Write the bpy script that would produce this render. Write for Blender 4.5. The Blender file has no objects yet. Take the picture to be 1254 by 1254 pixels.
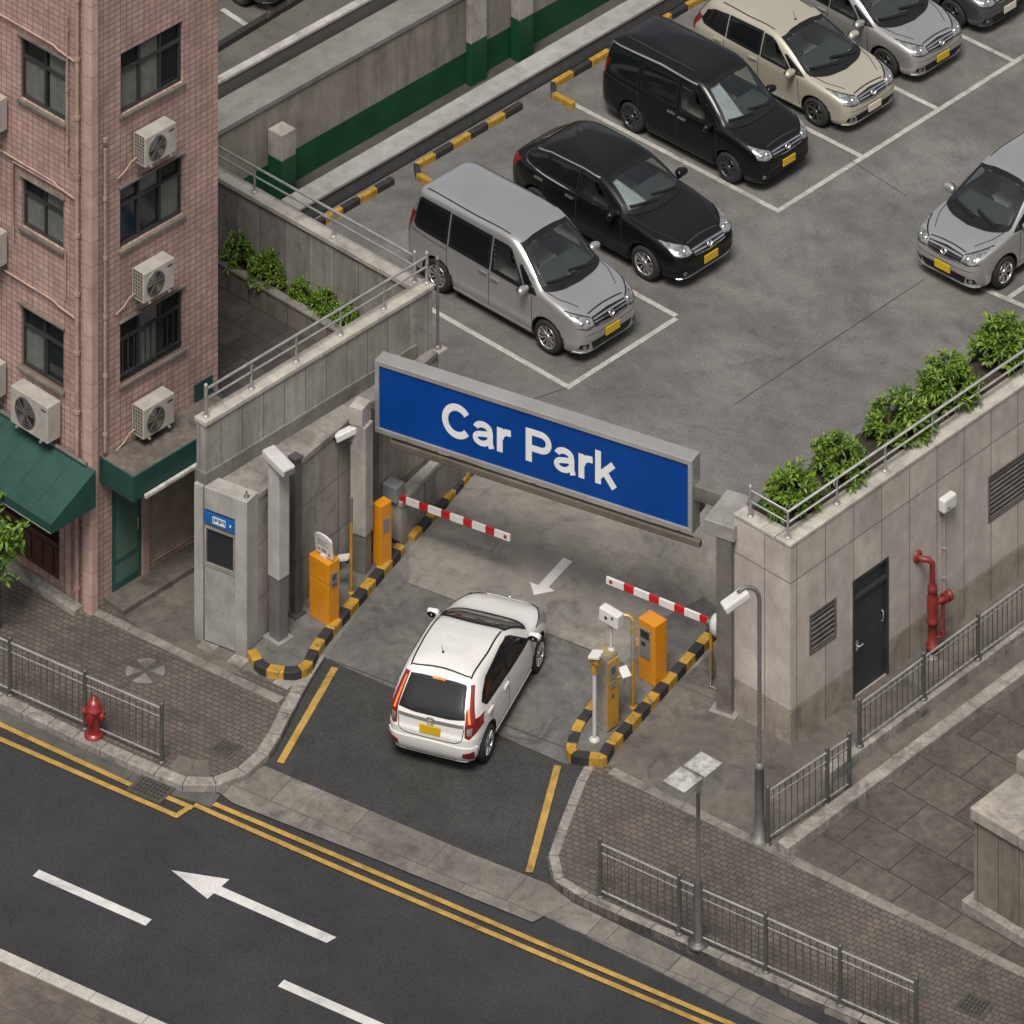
import bpy, bmesh, math, random
from mathutils import Vector, Matrix
from mathutils.bvhtree import BVHTree
random.seed(7)
R = math.radians
scene = bpy.context.scene
COL = scene.collection

# ------------------------------------------------------------------ camera model (architectural shift lens, verticals stay vertical)
FPX, CX, YH, CAMH = 7604.0, 627.0, -4087.0, 67.0
YAW = math.atan((7863 - CX) / FPX)
FW = (-math.sin(YAW), math.cos(YAW)); RT = (math.cos(YAW), math.sin(YAW))
def ray(px, py):
    a = (px - CX) / FPX
    return (FW[0] + a*RT[0], FW[1] + a*RT[1], -(py - YH)/FPX)
def raw(px, py, z=0.0):
    d = ray(px, py); t = (z - CAMH)/d[2]
    return (t*d[0], t*d[1])
ORG = raw(627, 700)
def G(px, py, z=0.0):
    "point of the level plane at height z seen at a photo pixel"
    p = raw(px, py, z); return (p[0]-ORG[0], p[1]-ORG[1])
def VX(px, py, xp):
    d = ray(px, py); t = (xp+ORG[0])/d[0]
    return (t*d[1]-ORG[1], CAMH+t*d[2])
def VY(px, py, yp):
    d = ray(px, py); t = (yp+ORG[1])/d[1]
    return (t*d[0]-ORG[0], CAMH+t*d[2])

# ------------------------------------------------------------------ materials
def nt(name):
    m = bpy.data.materials.new(name); m.use_nodes = True
    t = m.node_tree; t.nodes.clear()
    out = t.nodes.new('ShaderNodeOutputMaterial'); b = t.nodes.new('ShaderNodeBsdfPrincipled')
    t.links.new(b.outputs[0], out.inputs[0])
    return m, t, b, out
def N(t, typ, **kw):
    n = t.nodes.new(typ)
    for k, v in kw.items(): setattr(n, k, v)
    return n
def setin(n, **kw):
    for k, v in kw.items(): n.inputs[k.replace('_', ' ')].default_value = v
def rgba(c): return (c[0], c[1], c[2], 1.0)
def mathn(t, op, a, b=None):
    n = N(t, 'ShaderNodeMath', operation=op)
    for i, v in enumerate((a, b)):
        if v is None: continue
        if isinstance(v, (int, float)): n.inputs[i].default_value = v
        else: t.links.new(v, n.inputs[i])
    return n.outputs[0]
def mixc(t, fac, a, b, mode='MIX'):
    n = N(t, 'ShaderNodeMix', data_type='RGBA', blend_type=mode)
    for i, v in ((0, fac), (6, a), (7, b)):
        if isinstance(v, (int, float)): n.inputs[i].default_value = v
        elif isinstance(v, tuple): n.inputs[i].default_value = rgba(v)
        else: t.links.new(v, n.inputs[i])
    return n.outputs[2]
def ramp(t, fac, p0, p1, v0=0.0, v1=1.0):
    n = N(t, 'ShaderNodeMapRange'); t.links.new(fac, n.inputs[0])
    for i, v in ((1, p0), (2, p1), (3, v0), (4, v1)): n.inputs[i].default_value = v
    return n.outputs[0]
def noise(t, vec, scale, detail=5, rough=.6, dist=0):
    n = N(t, 'ShaderNodeTexNoise'); n.inputs['Scale'].default_value = scale
    n.inputs['Detail'].default_value = detail; n.inputs['Roughness'].default_value = rough; n.inputs['Distortion'].default_value = dist
    t.links.new(vec, n.inputs['Vector']); return n.outputs['Fac']
def mapping(t, vec, scale=(1, 1, 1), rot=0, loc=(0, 0, 0)):
    n = N(t, 'ShaderNodeMapping'); n.inputs['Scale'].default_value = scale; n.inputs['Rotation'].default_value = (0, 0, rot)
    n.inputs['Location'].default_value = loc; t.links.new(vec, n.inputs[0]); return n.outputs[0]

def stone(name, col, rough=.85, blotch=.35, bscale=.55, mid=.2, grain=.25, gscale=45, streak=0, stain=0, tint=None, tintamt=.5, brick=None, bump=.15, metal=0, crack=0, spec=.4, grime=0):
    """weathered mineral surface: large blotches, mid mottling, grain, rain streaks, cracks, and an optional grid of joints"""
    m, t, b, out = nt(name)
    geo = N(t, 'ShaderNodeNewGeometry'); P = geo.outputs['Position']
    c = rgba(col)
    base = N(t, 'ShaderNodeRGB'); base.outputs[0].default_value = c
    col_s = base.outputs[0]
    n1 = noise(t, P, bscale, 6, .62, .4); n2 = noise(t, P, bscale*7, 6, .65); n3 = noise(t, P, gscale, 3, .7)
    if tint: col_s = mixc(t, mathn(t, 'MULTIPLY', ramp(t, noise(t, P, bscale*1.7, 5, .6), .4, .65), tintamt), col_s, tint)
    height = n3
    if brick:
        u0, v0, su, sv, mort, mcol = brick['u'], brick['v'], brick['su'], brick['sv'], brick['m'], brick['mc']
        if brick['axis'] == 'wall':
            sp = N(t, 'ShaderNodeSeparateXYZ'); t.links.new(P, sp.inputs[0])
            cb = N(t, 'ShaderNodeCombineXYZ')
            t.links.new(mathn(t, 'ADD', mathn(t, 'ADD', sp.outputs[0], sp.outputs[1]), u0), cb.inputs[0])
            t.links.new(mathn(t, 'ADD', sp.outputs[2], v0), cb.inputs[1]); vec = cb.outputs[0]
        else:
            vec = mapping(t, P, rot=-brick.get('rot', 0), loc=(u0, v0, 0))
        if brick.get('wob'):
            nn = N(t, 'ShaderNodeTexNoise'); nn.inputs['Scale'].default_value = 3.0; t.links.new(P, nn.inputs['Vector'])
            vm = N(t, 'ShaderNodeVectorMath', operation='SCALE'); t.links.new(nn.outputs['Color'], vm.inputs[0]); vm.inputs['Scale'].default_value = brick['wob']
            va = N(t, 'ShaderNodeVectorMath', operation='ADD'); t.links.new(vec, va.inputs[0]); t.links.new(vm.outputs[0], va.inputs[1]); vec = va.outputs[0]
        br = N(t, 'ShaderNodeTexBrick'); t.links.new(vec, br.inputs['Vector'])
        br.offset = brick.get('off', 0.0); br.squash = 1.0
        br.inputs['Scale'].default_value = 1.0; br.inputs['Brick Width'].default_value = su; br.inputs['Row Height'].default_value = sv
        br.inputs['Mortar Size'].default_value = mort; br.inputs['Mortar Smooth'].default_value = .1; br.inputs['Bias'].default_value = 0
        d = brick.get('cv', .12)
        br.inputs['Color1'].default_value = (1-d, 1-d, 1-d, 1); br.inputs['Color2'].default_value = (1+d, 1+d*.9, 1+d*.8, 1); br.inputs['Mortar'].default_value = (1, 1, 1, 1)
        col_s = mixc(t, 1.0, col_s, br.outputs['Color'], 'MULTIPLY')
        if brick.get('c2'):
            col_s = mixc(t, mathn(t, 'MULTIPLY', ramp(t, br.outputs['Color'], 1.0, 1+d), .8), col_s, brick['c2'])
    f = ramp(t, n1, .3, .7, 1-blotch, 1+blotch*.6)
    f = mathn(t, 'MULTIPLY', f, ramp(t, n2, .3, .7, 1-mid, 1+mid*.7))
    f = mathn(t, 'MULTIPLY', f, ramp(t, n3, .3, .7, 1-grain, 1+grain*.8))
    if streak:
        s = noise(t, mapping(t, P, (3.2, 3.2, .45)), 1.0, 8, .72, .5); f = mathn(t, 'MULTIPLY', f, ramp(t, s, .36, .64, 1-streak*.62, 1.0+streak*.12))
    if stain:
        s = noise(t, P, 1.3, 7, .7, 1.2); f = mathn(t, 'MULTIPLY', f, ramp(t, s, .52, .66, 1.0, 1-stain))
    if grime:
        sp2 = N(t, 'ShaderNodeSeparateXYZ'); t.links.new(P, sp2.inputs[0])
        gz = mathn(t, 'ADD', sp2.outputs[2], mathn(t, 'MULTIPLY', noise(t, mapping(t, P, (4, 4, .8)), 1.0, 4, .6), .5))
        f = mathn(t, 'MULTIPLY', f, ramp(t, gz, .25, .75, 1-grime, 1.0))
    if crack:
        v = N(t, 'ShaderNodeTexVoronoi', feature='DISTANCE_TO_EDGE'); v.inputs['Scale'].default_value = .45
        wv = N(t, 'ShaderNodeTexNoise'); wv.inputs['Scale'].default_value = 1.6; wv.inputs['Detail'].default_value = 6; t.links.new(P, wv.inputs['Vector'])
        vm = N(t, 'ShaderNodeVectorMath', operation='ADD'); t.links.new(P, vm.inputs[0]); t.links.new(wv.outputs['Color'], vm.inputs[1])
        t.links.new(vm.outputs[0], v.inputs['Vector'])
        cf = mathn(t, 'MULTIPLY', ramp(t, v.outputs['Distance'], 0.0, .012, 1, 0), ramp(t, n1, .45, .55))
        f = mathn(t, 'MULTIPLY', f, mathn(t, 'SUBTRACT', 1.0, mathn(t, 'MULTIPLY', cf, crack)))
    cg = N(t, 'ShaderNodeCombineColor'); [t.links.new(f, cg.inputs[i]) for i in range(3)]
    col_s = mixc(t, 1.0, col_s, cg.outputs[0], 'MULTIPLY')
    if brick:
        col_s = mixc(t, br.outputs['Fac'], col_s, brick['mc'])
        height = mathn(t, 'SUBTRACT', mathn(t, 'MULTIPLY', n3, .35), br.outputs['Fac'])
    t.links.new(col_s, b.inputs['Base Color'])
    t.links.new(ramp(t, n2, .3, .7, max(rough-.12, .05), min(rough+.1, 1)), b.inputs['Roughness'])
    setin(b, Metallic=metal, Specular_IOR_Level=spec)
    if bump:
        bp = N(t, 'ShaderNodeBump'); bp.inputs['Strength'].default_value = bump; bp.inputs['Distance'].default_value = .02
        t.links.new(height, bp.inputs['Height']); t.links.new(bp.outputs[0], b.inputs['Normal'])
    return m

def paint(name, col, rough=.4, metal=0, coat=0, dirt=.15, dscale=3, wear=0, wearcol=(.1, .1, .1), spec=.5, flake=0, emit=0, bump=0):
    "painted or bare metal, plastic, rubber: slight dirt, optional chipped wear"
    m, t, b, out = nt(name)
    tc = N(t, 'ShaderNodeTexCoord'); P = tc.outputs['Object']
    n1 = noise(t, P, dscale, 6, .65, .3); n2 = noise(t, P, dscale*9, 4, .6)
    base = N(t, 'ShaderNodeRGB'); base.outputs[0].default_value = rgba(col)
    f = mathn(t, 'MULTIPLY', ramp(t, n1, .3, .7, 1-dirt, 1+dirt*.3), ramp(t, n2, .3, .7, 1-dirt*.4, 1+dirt*.2))
    cg = N(t, 'ShaderNodeCombineColor'); [t.links.new(f, cg.inputs[i]) for i in range(3)]
    cs = mixc(t, 1.0, base.outputs[0], cg.outputs[0], 'MULTIPLY')
    if wear:
        w = ramp(t, noise(t, P, 11, 8, .75, .6), .62-wear*.3, .66-wear*.3); cs = mixc(t, w, cs, wearcol)
    if flake:
        fl = noise(t, P, 900, 1, .5); cs = mixc(t, mathn(t, 'MULTIPLY', ramp(t, fl, .45, .75), flake), cs, (.95, .95, .95))
    t.links.new(cs, b.inputs['Base Color'])
    if coat: b.inputs['Roughness'].default_value = rough
    else: t.links.new(ramp(t, n1, .3, .7, max(.02, rough-.06), rough+.08), b.inputs['Roughness'])
    setin(b, Metallic=metal, Coat_Weight=coat, Coat_Roughness=.04, Specular_IOR_Level=spec)
    if emit:
        t.links.new(cs, b.inputs['Emission Color']); b.inputs['Emission Strength'].default_value = emit
    if bump:
        bp = N(t, 'ShaderNodeBump'); bp.inputs['Strength'].default_value = bump; bp.inputs['Distance'].default_value = .01
        t.links.new(n2, bp.inputs['Height']); t.links.new(bp.outputs[0], b.inputs['Normal'])
    return m
def glass(name, tint, refl=.02, gloss=.8, frost=0):
    m, t, b, out = nt(name); t.nodes.remove(b)
    tr = N(t, 'ShaderNodeBsdfTransparent'); tr.inputs[0].default_value = rgba(tint)
    gl = N(t, 'ShaderNodeBsdfGlossy'); gl.inputs['Roughness'].default_value = refl; gl.inputs[0].default_value = (gloss, gloss, gloss, 1)
    lw = N(t, 'ShaderNodeLayerWeight'); lw.inputs[0].default_value = .5; fac = mathn(t, 'ADD', mathn(t, 'MULTIPLY', mathn(t, 'POWER', lw.outputs['Facing'], 3.0), .75), .085)
    tc = N(t, 'ShaderNodeTexCoord'); dirt = ramp(t, noise(t, tc.outputs['Object'], 4, 4, .6), .3, .8, 0.0, .05)
    mx = N(t, 'ShaderNodeMixShader'); t.links.new(mathn(t, 'ADD', fac, dirt), mx.inputs[0])
    t.links.new(tr.outputs[0], mx.inputs[1]); t.links.new(gl.outputs[0], mx.inputs[2]); t.links.new(mx.outputs[0], out.inputs[0])
    if frost:
        df = N(t, 'ShaderNodeBsdfDiffuse'); df.inputs[0].default_value = (.75, .75, .73, 1); m2 = N(t, 'ShaderNodeMixShader'); t.links.new(ramp(t, noise(t, tc.outputs['Object'], 7, 5, .7), .35, .65, frost*.5, frost*1.5), m2.inputs[0])
        t.links.new(mx.outputs[0], m2.inputs[1]); t.links.new(df.outputs[0], m2.inputs[2]); t.links.new(m2.outputs[0], out.inputs[0])
    return m
def leafmat(name, c1, c2):
    m, t, b, out = nt(name)
    geo = N(t, 'ShaderNodeNewGeometry'); oi = N(t, 'ShaderNodeObjectInfo')
    f = mathn(t, 'FRACT', mathn(t, 'ADD', geo.outputs['Random Per Island'], mathn(t, 'MULTIPLY', oi.outputs['Random'], .3)))
    cs = mixc(t, f, c1, c2); t.links.new(cs, b.inputs['Base Color']); setin(b, Roughness=.38, Specular_IOR_Level=.45)
    tl = N(t, 'ShaderNodeBsdfTranslucent'); t.links.new(mixc(t, .5, cs, (.2, .35, .02)), tl.inputs[0])
    mx = N(t, 'ShaderNodeMixShader'); mx.inputs[0].default_value = .25
    t.links.new(b.outputs[0], mx.inputs[1]); t.links.new(tl.outputs[0], mx.inputs[2]); t.links.new(mx.outputs[0], out.inputs[0])
    return m

# ------------------------------------------------------------------ mesh builder
def frame_of(o):
    return Matrix.Translation(o.location) @ o.rotation_euler.to_matrix().to_4x4()
class MB:
    def __init__(s): s.v = []; s.f = []; s.sm = []; s.mi = []
    def add(s, vs, fs, sm=False, mi=0):
        k = len(s.v); s.v += [tuple(v) for v in vs]
        for f in fs: s.f.append([i+k for i in f]); s.sm.append(sm); s.mi.append(mi)
        return s
    def box(s, x0, x1, y0, y1, z0, z1, mi=0):
        vs = [(x, y, z) for z in (z0, z1) for x, y in ((x0, y0), (x1, y0), (x1, y1), (x0, y1))]
        return s.add(vs, [(3, 2, 1, 0), (4, 5, 6, 7), (0, 1, 5, 4), (1, 2, 6, 5), (2, 3, 7, 6), (3, 0, 4, 7)], mi=mi)
    def obox(s, c, size, rz=0, mi=0, rx=0, ry=0):
        "oriented box: centre, full sizes, turns"
        M = Matrix.Translation(c) @ Matrix.Rotation(rz, 4, 'Z') @ Matrix.Rotation(ry, 4, 'Y') @ Matrix.Rotation(rx, 4, 'X')
        h = [q/2 for q in size]
        vs = [M @ Vector((x*h[0], y*h[1], z*h[2])) for z in (-1, 1) for x, y in ((-1, -1), (1, -1), (1, 1), (-1, 1))]
        return s.add(vs, [(3, 2, 1, 0), (4, 5, 6, 7), (0, 1, 5, 4), (1, 2, 6, 5), (2, 3, 7, 6), (3, 0, 4, 7)], mi=mi)
    def prism(s, poly, z0, z1, mi=0):
        n = len(poly); a = sum(poly[i][0]*poly[(i+1) % n][1]-poly[(i+1) % n][0]*poly[i][1] for i in range(n))
        if a < 0: poly = poly[::-1]
        vs = [(p[0], p[1], z0) for p in poly]+[(p[0], p[1], z1) for p in poly]
        return s.add(vs, [list(range(n))[::-1], list(range(n, 2*n))]+[(i, (i+1) % n, n+(i+1) % n, n+i) for i in range(n)], mi=mi)
    def sheet(s, poly, z=0.0, mi=0):
        n = len(poly); a = sum(poly[i][0]*poly[(i+1) % n][1]-poly[(i+1) % n][0]*poly[i][1] for i in range(n))
        if a < 0: poly = poly[::-1]
        return s.add([(p[0], p[1], p[2] if len(p) > 2 else z) for p in poly], [list(range(n))], mi=mi)
    def tube(s, path, r, n=10, cap=True, mi=0, r1=None):
        P = [Vector(p) for p in path]; rings = []
        up = None
        for i, p in enumerate(P):
            d = (P[min(i+1, len(P)-1)]-P[max(i-1, 0)]).normalized()
            if up is None: up = d.orthogonal().normalized()
            up = (up-d*up.dot(d)); up = up.normalized() if up.length > 1e-6 else d.orthogonal().normalized()
            b = d.cross(up)
            k = 1.0
            if 0 < i < len(P)-1:
                c = (P[i]-P[i-1]).normalized().dot((P[i+1]-P[i]).normalized()); k = min(1.6, 1/max(.4, math.sqrt(max(0, (1+c)/2))))
            rr = r if r1 is None else r+(r1-r)*i/(len(P)-1)
            rings.append([p+(up*math.cos(a)+b*math.sin(a))*rr*(k if False else 1) for a in [2*math.pi*j/n for j in range(n)]])
        vs = [v for q in rings for v in q]
        fs = [(i*n+j, i*n+(j+1) % n, (i+1)*n+(j+1) % n, (i+1)*n+j) for i in range(len(P)-1) for j in range(n)]
        s.add(vs, fs, True, mi)
        if cap: s.add(rings[0], [list(range(n))[::-1]], False, mi); s.add(rings[-1], [list(range(n))], False, mi)
        return s
    def lathe(s, prof, c=(0, 0, 0), axis='Z', n=20, sm=True, mi=0, cap=True):
        vs = []; m = len(prof)
        for r, h in prof:
            for j in range(n):
                a = 2*math.pi*j/n; p = (r*math.cos(a), r*math.sin(a), h)
                if axis == 'Y': p = (p[0], p[2], p[1])
                if axis == 'X': p = (p[2], p[0], p[1])
                vs.append((c[0]+p[0], c[1]+p[1], c[2]+p[2]))
        fs = [(i*n+j, i*n+(j+1) % n, (i+1)*n+(j+1) % n, (i+1)*n+j) for i in range(m-1) for j in range(n)]
        s.add(vs, fs, sm, mi)
        for k, i in ((0, 0), (1, m-1)):
            if cap and prof[i][0] > 1e-4: s.add(vs[i*n:(i+1)*n], [list(range(n))[::-1] if not k else list(range(n))], False, mi)
        return s
    def quad(s, a, b, c, d, mi=0): return s.add([a, b, c, d], [(0, 1, 2, 3)], mi=mi)
    def mesh(s, name, M=None):
        me = bpy.data.meshes.new(name)
        vs = s.v if M is None else [tuple(M @ Vector(v)) for v in s.v]
        me.from_pydata(vs, [], s.f)
        me.polygons.foreach_set('use_smooth', s.sm); me.polygons.foreach_set('material_index', s.mi); me.update()
        return me
    def build(s, name, mat, parent=None, bevel=0, origin=None, local=False, fix=True, auto=None, seg=2):
        """link everything collected as ONE mesh object. World coordinates unless local; origin = object origin in the world"""
        M = None
        if not local:
            if parent is not None:
                M = frame_of(parent)
                if parent.parent is not None: M = frame_of(parent.parent) @ M
                M = M.inverted()
            elif origin is not None: M = Matrix.Translation(origin).inverted()
        me = s.mesh(name, M)
        if fix:
            bm = bmesh.new(); bm.from_mesh(me); bmesh.ops.remove_doubles(bm, verts=bm.verts, dist=1e-5) if auto else None
            bmesh.ops.recalc_face_normals(bm, faces=bm.faces); bm.to_mesh(me); bm.free()
        o = bpy.data.objects.new(name, me); COL.objects.link(o)
        for q in (mat if isinstance(mat, (list, tuple)) else [mat]): me.materials.append(q)
        if parent is not None: o.parent = parent
        elif origin is not None and not local: o.location = origin
        if bevel:
            md = o.modifiers.new('Bevel', 'BEVEL'); md.width = bevel; md.segments = seg; md.limit_method = 'ANGLE'; md.angle_limit = R(35)
        return o
def tag(o, label=None, cat=None, group=None, kind=None):
    if label: o['label'] = label
    if cat: o['category'] = cat
    if group: o['group'] = group
    if kind: o['kind'] = kind
    return o
def thing(name, loc, label, cat, group=None, rz=0):
    o = bpy.data.objects.new(name, None); COL.objects.link(o); o.location = loc; o.rotation_euler = (0, 0, rz); o.empty_display_size = .2
    return tag(o, label, cat, group)
def kids(o): return [c for c in bpy.data.objects if c.parent is o]
def copy_tree(o, parent=None):
    c = o.copy(); COL.objects.link(c); c.parent = parent
    for k in kids(o): copy_tree(k, c)
    return c
def S(o): o['kind'] = 'structure'; return o
def cut(obj, cutter):
    "subtract a collected shape (in the object's own coordinates) from an object's mesh"
    me = cutter.mesh('cutter'); bm = bmesh.new(); bm.from_mesh(me); bmesh.ops.recalc_face_normals(bm, faces=bm.faces); bm.to_mesh(me); bm.free()
    for m in obj.data.materials: me.materials.append(m)
    c = bpy.data.objects.new('cutter', me); COL.objects.link(c); c.parent = obj.parent
    c.location = obj.location; c.rotation_euler = obj.rotation_euler
    mods = [m for m in obj.modifiers]; [setattr(m, 'show_viewport', False) for m in mods]
    md = obj.modifiers.new('cut', 'BOOLEAN'); md.operation = 'DIFFERENCE'; md.object = c; md.solver = 'EXACT'
    bpy.context.view_layer.update(); dg = bpy.context.evaluated_depsgraph_get()
    nm = bpy.data.meshes.new_from_object(obj.evaluated_get(dg), preserve_all_data_layers=True, depsgraph=dg)
    old = obj.data; obj.modifiers.remove(md); obj.data = nm; nm.name = old.name
    [setattr(m, 'show_viewport', True) for m in mods]
    bpy.data.objects.remove(c); bpy.data.meshes.remove(me); bpy.data.meshes.remove(old)
def resample(path, step):
    "even points along a polyline"
    out = [Vector(path[0])]; P = [Vector(p) for p in path]
    L = sum((b-a).length for a, b in zip(P, P[1:])); n = max(1, round(L/step)); want = [L*i/n for i in range(1, n+1)]
    acc = 0; k = 0
    for a, b in zip(P, P[1:]):
        d = (b-a).length
        while k < len(want) and want[k] <= acc+d+1e-6: out.append(a+(b-a)*((want[k]-acc)/d)); k += 1
        acc += d
    return out
def arcpts(path, rad, n=8):
    "round the inner corners of a plan polyline"
    P = [Vector((p[0], p[1])) for p in path]; out = [P[0]]
    for a, b, c in zip(P, P[1:], P[2:]):
        u = (a-b).normalized(); v = (c-b).normalized(); r = min(rad, (a-b).length*.48, (c-b).length*.48)
        p, q = b+u*r, b+v*r
        for i in range(n+1):
            t = i/n; out.append(p*(1-t)**2+b*2*t*(1-t)+q*t*t)
    out.append(P[-1]); return out
def offpath(path, o):
    P = [Vector((p[0], p[1])) for p in path]; out = []
    for i in range(len(P)):
        d = (P[min(i+1, len(P)-1)]-P[max(i-1, 0)]).normalized(); out.append(tuple(P[i]+Vector((-d.y, d.x))*o))
    return out
def blocks(mb, path, o0, o1, z0, z1, step, nm, rep=4):
    "curved kerb blocks, alternating materials"
    P = resample([Vector((p[0], p[1])) for p in path], step/rep); A, B = offpath(P, o0), offpath(P, o1); k = 0
    for i in range(0, len(P)-1, rep):
        j = min(i+rep, len(P)-1)
        mb.prism(A[i:j+1]+B[i:j+1][::-1], z0, z1, mi=k % nm); k += 1
    return mb
def strip(mb, path, o0, o1, z0, z1, step=None, nm=1, gap=0, mi0=0):
    "kerb-like strip along a plan path between two offsets; blocks alternate between nm materials"
    P = resample(path, step) if step else [Vector(p) for p in path]
    P = [Vector((p[0], p[1])) for p in P]; off = []
    for i in range(len(P)):
        d = (P[min(i+1, len(P)-1)]-P[max(i-1, 0)]).normalized(); nrm = Vector((-d.y, d.x)); off.append((P[i]+nrm*o0, P[i]+nrm*o1))
    for i in range(len(P)-1):
        a0, a1 = off[i]; b0, b1 = off[i+1]
        if gap:
            k = gap/max(1e-6, (P[i+1]-P[i]).length)/2
            a0, b0 = a0+(b0-a0)*k, b0+(a0-b0)*k; a1, b1 = a1+(b1-a1)*k, b1+(a1-b1)*k
        mb.prism([tuple(a0), tuple(b0), tuple(b1), tuple(a1)], z0, z1, mi=mi0+i % nm)
    return mb
# ------------------------------------------------------------------ cars
def pchip(tab):
    xs = [p[0] for p in tab]; ys = [p[1] for p in tab]; n = len(xs)
    h = [xs[i+1]-xs[i] for i in range(n-1)]; dl = [(ys[i+1]-ys[i])/h[i] for i in range(n-1)]
    d = [dl[0]]+[0 if dl[i-1]*dl[i] <= 0 else (2*dl[i-1]*dl[i])/(dl[i-1]+dl[i]) for i in range(1, n-1)]+[dl[-1]]
    def fn(x):
        if x <= xs[0]: return ys[0]
        if x >= xs[-1]: return ys[-1]
        i = max(j for j in range(n-1) if xs[j] <= x); t = (x-xs[i])/h[i]
        return (2*t**3-3*t**2+1)*ys[i]+(t**3-2*t*t+t)*h[i]*d[i]+(-2*t**3+3*t*t)*ys[i+1]+(t**3-t*t)*h[i]*d[i+1]
    return fn
def inpoly(p, poly):
    x, y = p; c = False; n = len(poly)
    for i in range(n):
        x1, y1 = poly[i]; x2, y2 = poly[i-1]
        if (y1 > y) != (y2 > y) and x < (x2-x1)*(y-y1)/(y2-y1)+x1: c = not c
    return c
def chain(pts, n):
    P = [Vector((p[0], p[1], 0)) for p in pts]; L = [0]
    for a, b in zip(P, P[1:]): L.append(L[-1]+(b-a).length)
    out = []
    for i in range(n+1):
        t = L[-1]*i/n; k = max(j for j in range(len(P)-1) if L[j] <= t+1e-9)
        q = P[k]+(P[k+1]-P[k])*((t-L[k])/max(1e-9, L[k+1]-L[k])); out.append((q.x, q.y))
    return out
class Shell:
    "car body as a stack of horizontal outlines; patches (glass, lamps, trim) are laid on its real surface"
    def __init__(s, P):
        s.P = P; zt = P['xf'][-1][0]; zb = P['xf'][0][0]
        fx, rx, fw = pchip(P['xf']), pchip(P['xr']), pchip(P['w'])
        zs = [zb+(zt-.1-zb)*i/96 for i in range(97)]+[zt-.1*(1-i/14)**2 for i in range(1, 15)]
        F, SD, RR = 22, 44, 12
        sq = [(1, -1+2*i/(2*F)) for i in range(2*F)]+[(1-2*i/SD, 1) for i in range(SD)]+[(-1, 1-2*i/(2*RR)) for i in range(2*RR)]+[(-1+2*i/SD, -1) for i in range(SD)]
        xc = P.get('xc', -.2); vs = []; n = len(sq)
        nf, nr, nfl = P.get('nf', 5.5), P.get('nr', 7), P.get('nflow', 4.2)
        for z in zs:
            xc = min(P.get('xc', -.2), rx(z)+.58*(fx(z)-rx(z))); a, b, w = fx(z)-xc, xc-rx(z), fw(z)
            k1 = min(1, max(0, (z-.35)/.7)); ef = nfl+(nf-nfl)*k1
            for X, Y in sq:
                e = ef if X >= 0 else nr
                k = (abs(X)**e+abs(Y)**e)**(-1/e)
                vs.append((xc+(a if X >= 0 else b)*X*k, w*Y*k, z))
        m = len(zs)
        fs = [(i*n+j, i*n+(j+1) % n, (i+1)*n+(j+1) % n, (i+1)*n+j) for i in range(m-1) for j in range(n)]
        c = len(vs)
        fs += [list(range(n))[::-1]]; top = (m-1)*n; cxy = (sum(vs[top+j][0] for j in range(n))/n, 0)
        for s_, dz in ((.8, .0004), (.6, .0007), (.4, .0009), (.2, .001)):
            k0 = len(vs); vs += [(cxy[0]+(vs[(m-1)*n+j][0]-cxy[0])*s_, vs[(m-1)*n+j][1]*s_, zt+dz) for j in range(n)]
            fs += [(top+j, top+(j+1) % n, k0+(j+1) % n, k0+j) for j in range(n)]; top = k0
        vs.append((cxy[0], 0, zt+.001)); fs += [(top+j, top+(j+1) % n, len(vs)-1) for j in range(n)]
        s.v, s.f = vs, fs
        s.bvh = BVHTree.FromPolygons([Vector(v) for v in vs], fs)
    def hit(s, p, mode):
        if mode == 'side+': o, d = Vector((p[0], 3, p[1])), Vector((0, -1, 0))
        elif mode == 'side-': o, d = Vector((p[0], -3, p[1])), Vector((0, 1, 0))
        elif mode == 'front': o, d = Vector((5, p[0], p[1])), Vector((-1, 0, 0))
        elif mode == 'rear': o, d = Vector((-5, p[0], p[1])), Vector((1, 0, 0))
        else: o, d = Vector((p[0], p[1], 4)), Vector((0, 0, -1))
        h = s.bvh.ray_cast(o, d)
        if h[0] is None or (h[0]-o).length > 5 and mode.startswith('side'):
            q = Vector(o); 
            h = s.bvh.find_nearest(o+d*(2.2 if mode.startswith('side') else 3))
        nn = h[1] if h[1].dot(d) < 0 else -h[1]
        return h[0], nn, d
    def patch(s, mb, rows, mode, off, thick=.012, sm=True, mi=0, skip=None):
        nv, nu = len(rows), len(rows[0]); vs = []; bk = []
        for r in rows:
            for p in r:
                h, nn, d = s.hit(p, mode); q = h+nn*off; vs.append(q); bk.append(h-nn*thick)
        fs = [(i*nu+j, i*nu+j+1, (i+1)*nu+j+1, (i+1)*nu+j) for i in range(nv-1) for j in range(nu-1) if not (skip and skip(i, j))]
        k = len(vs); edge = {}
        for f in fs:
            for a, b in zip(f, f[1:]+f[:1]):
                e = (min(a, b), max(a, b)); edge[e] = None if e in edge else (a, b)
        fs2 = [(b, a, a+k, b+k) for ab in edge.values() if ab for a, b in [ab]]
        mb.add(vs+bk, fs, sm, mi); mb.add(vs+bk, fs2, False, mi)
    def fourside(s, bot, top, nu, nv, inset=0):
        b, t = chain(bot, nu), chain(top, nu)
        rows = [[(b[j][0]+(t[j][0]-b[j][0])*i/nv, b[j][1]+(t[j][1]-b[j][1])*i/nv) for j in range(nu+1)] for i in range(nv+1)]
        return rows
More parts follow.
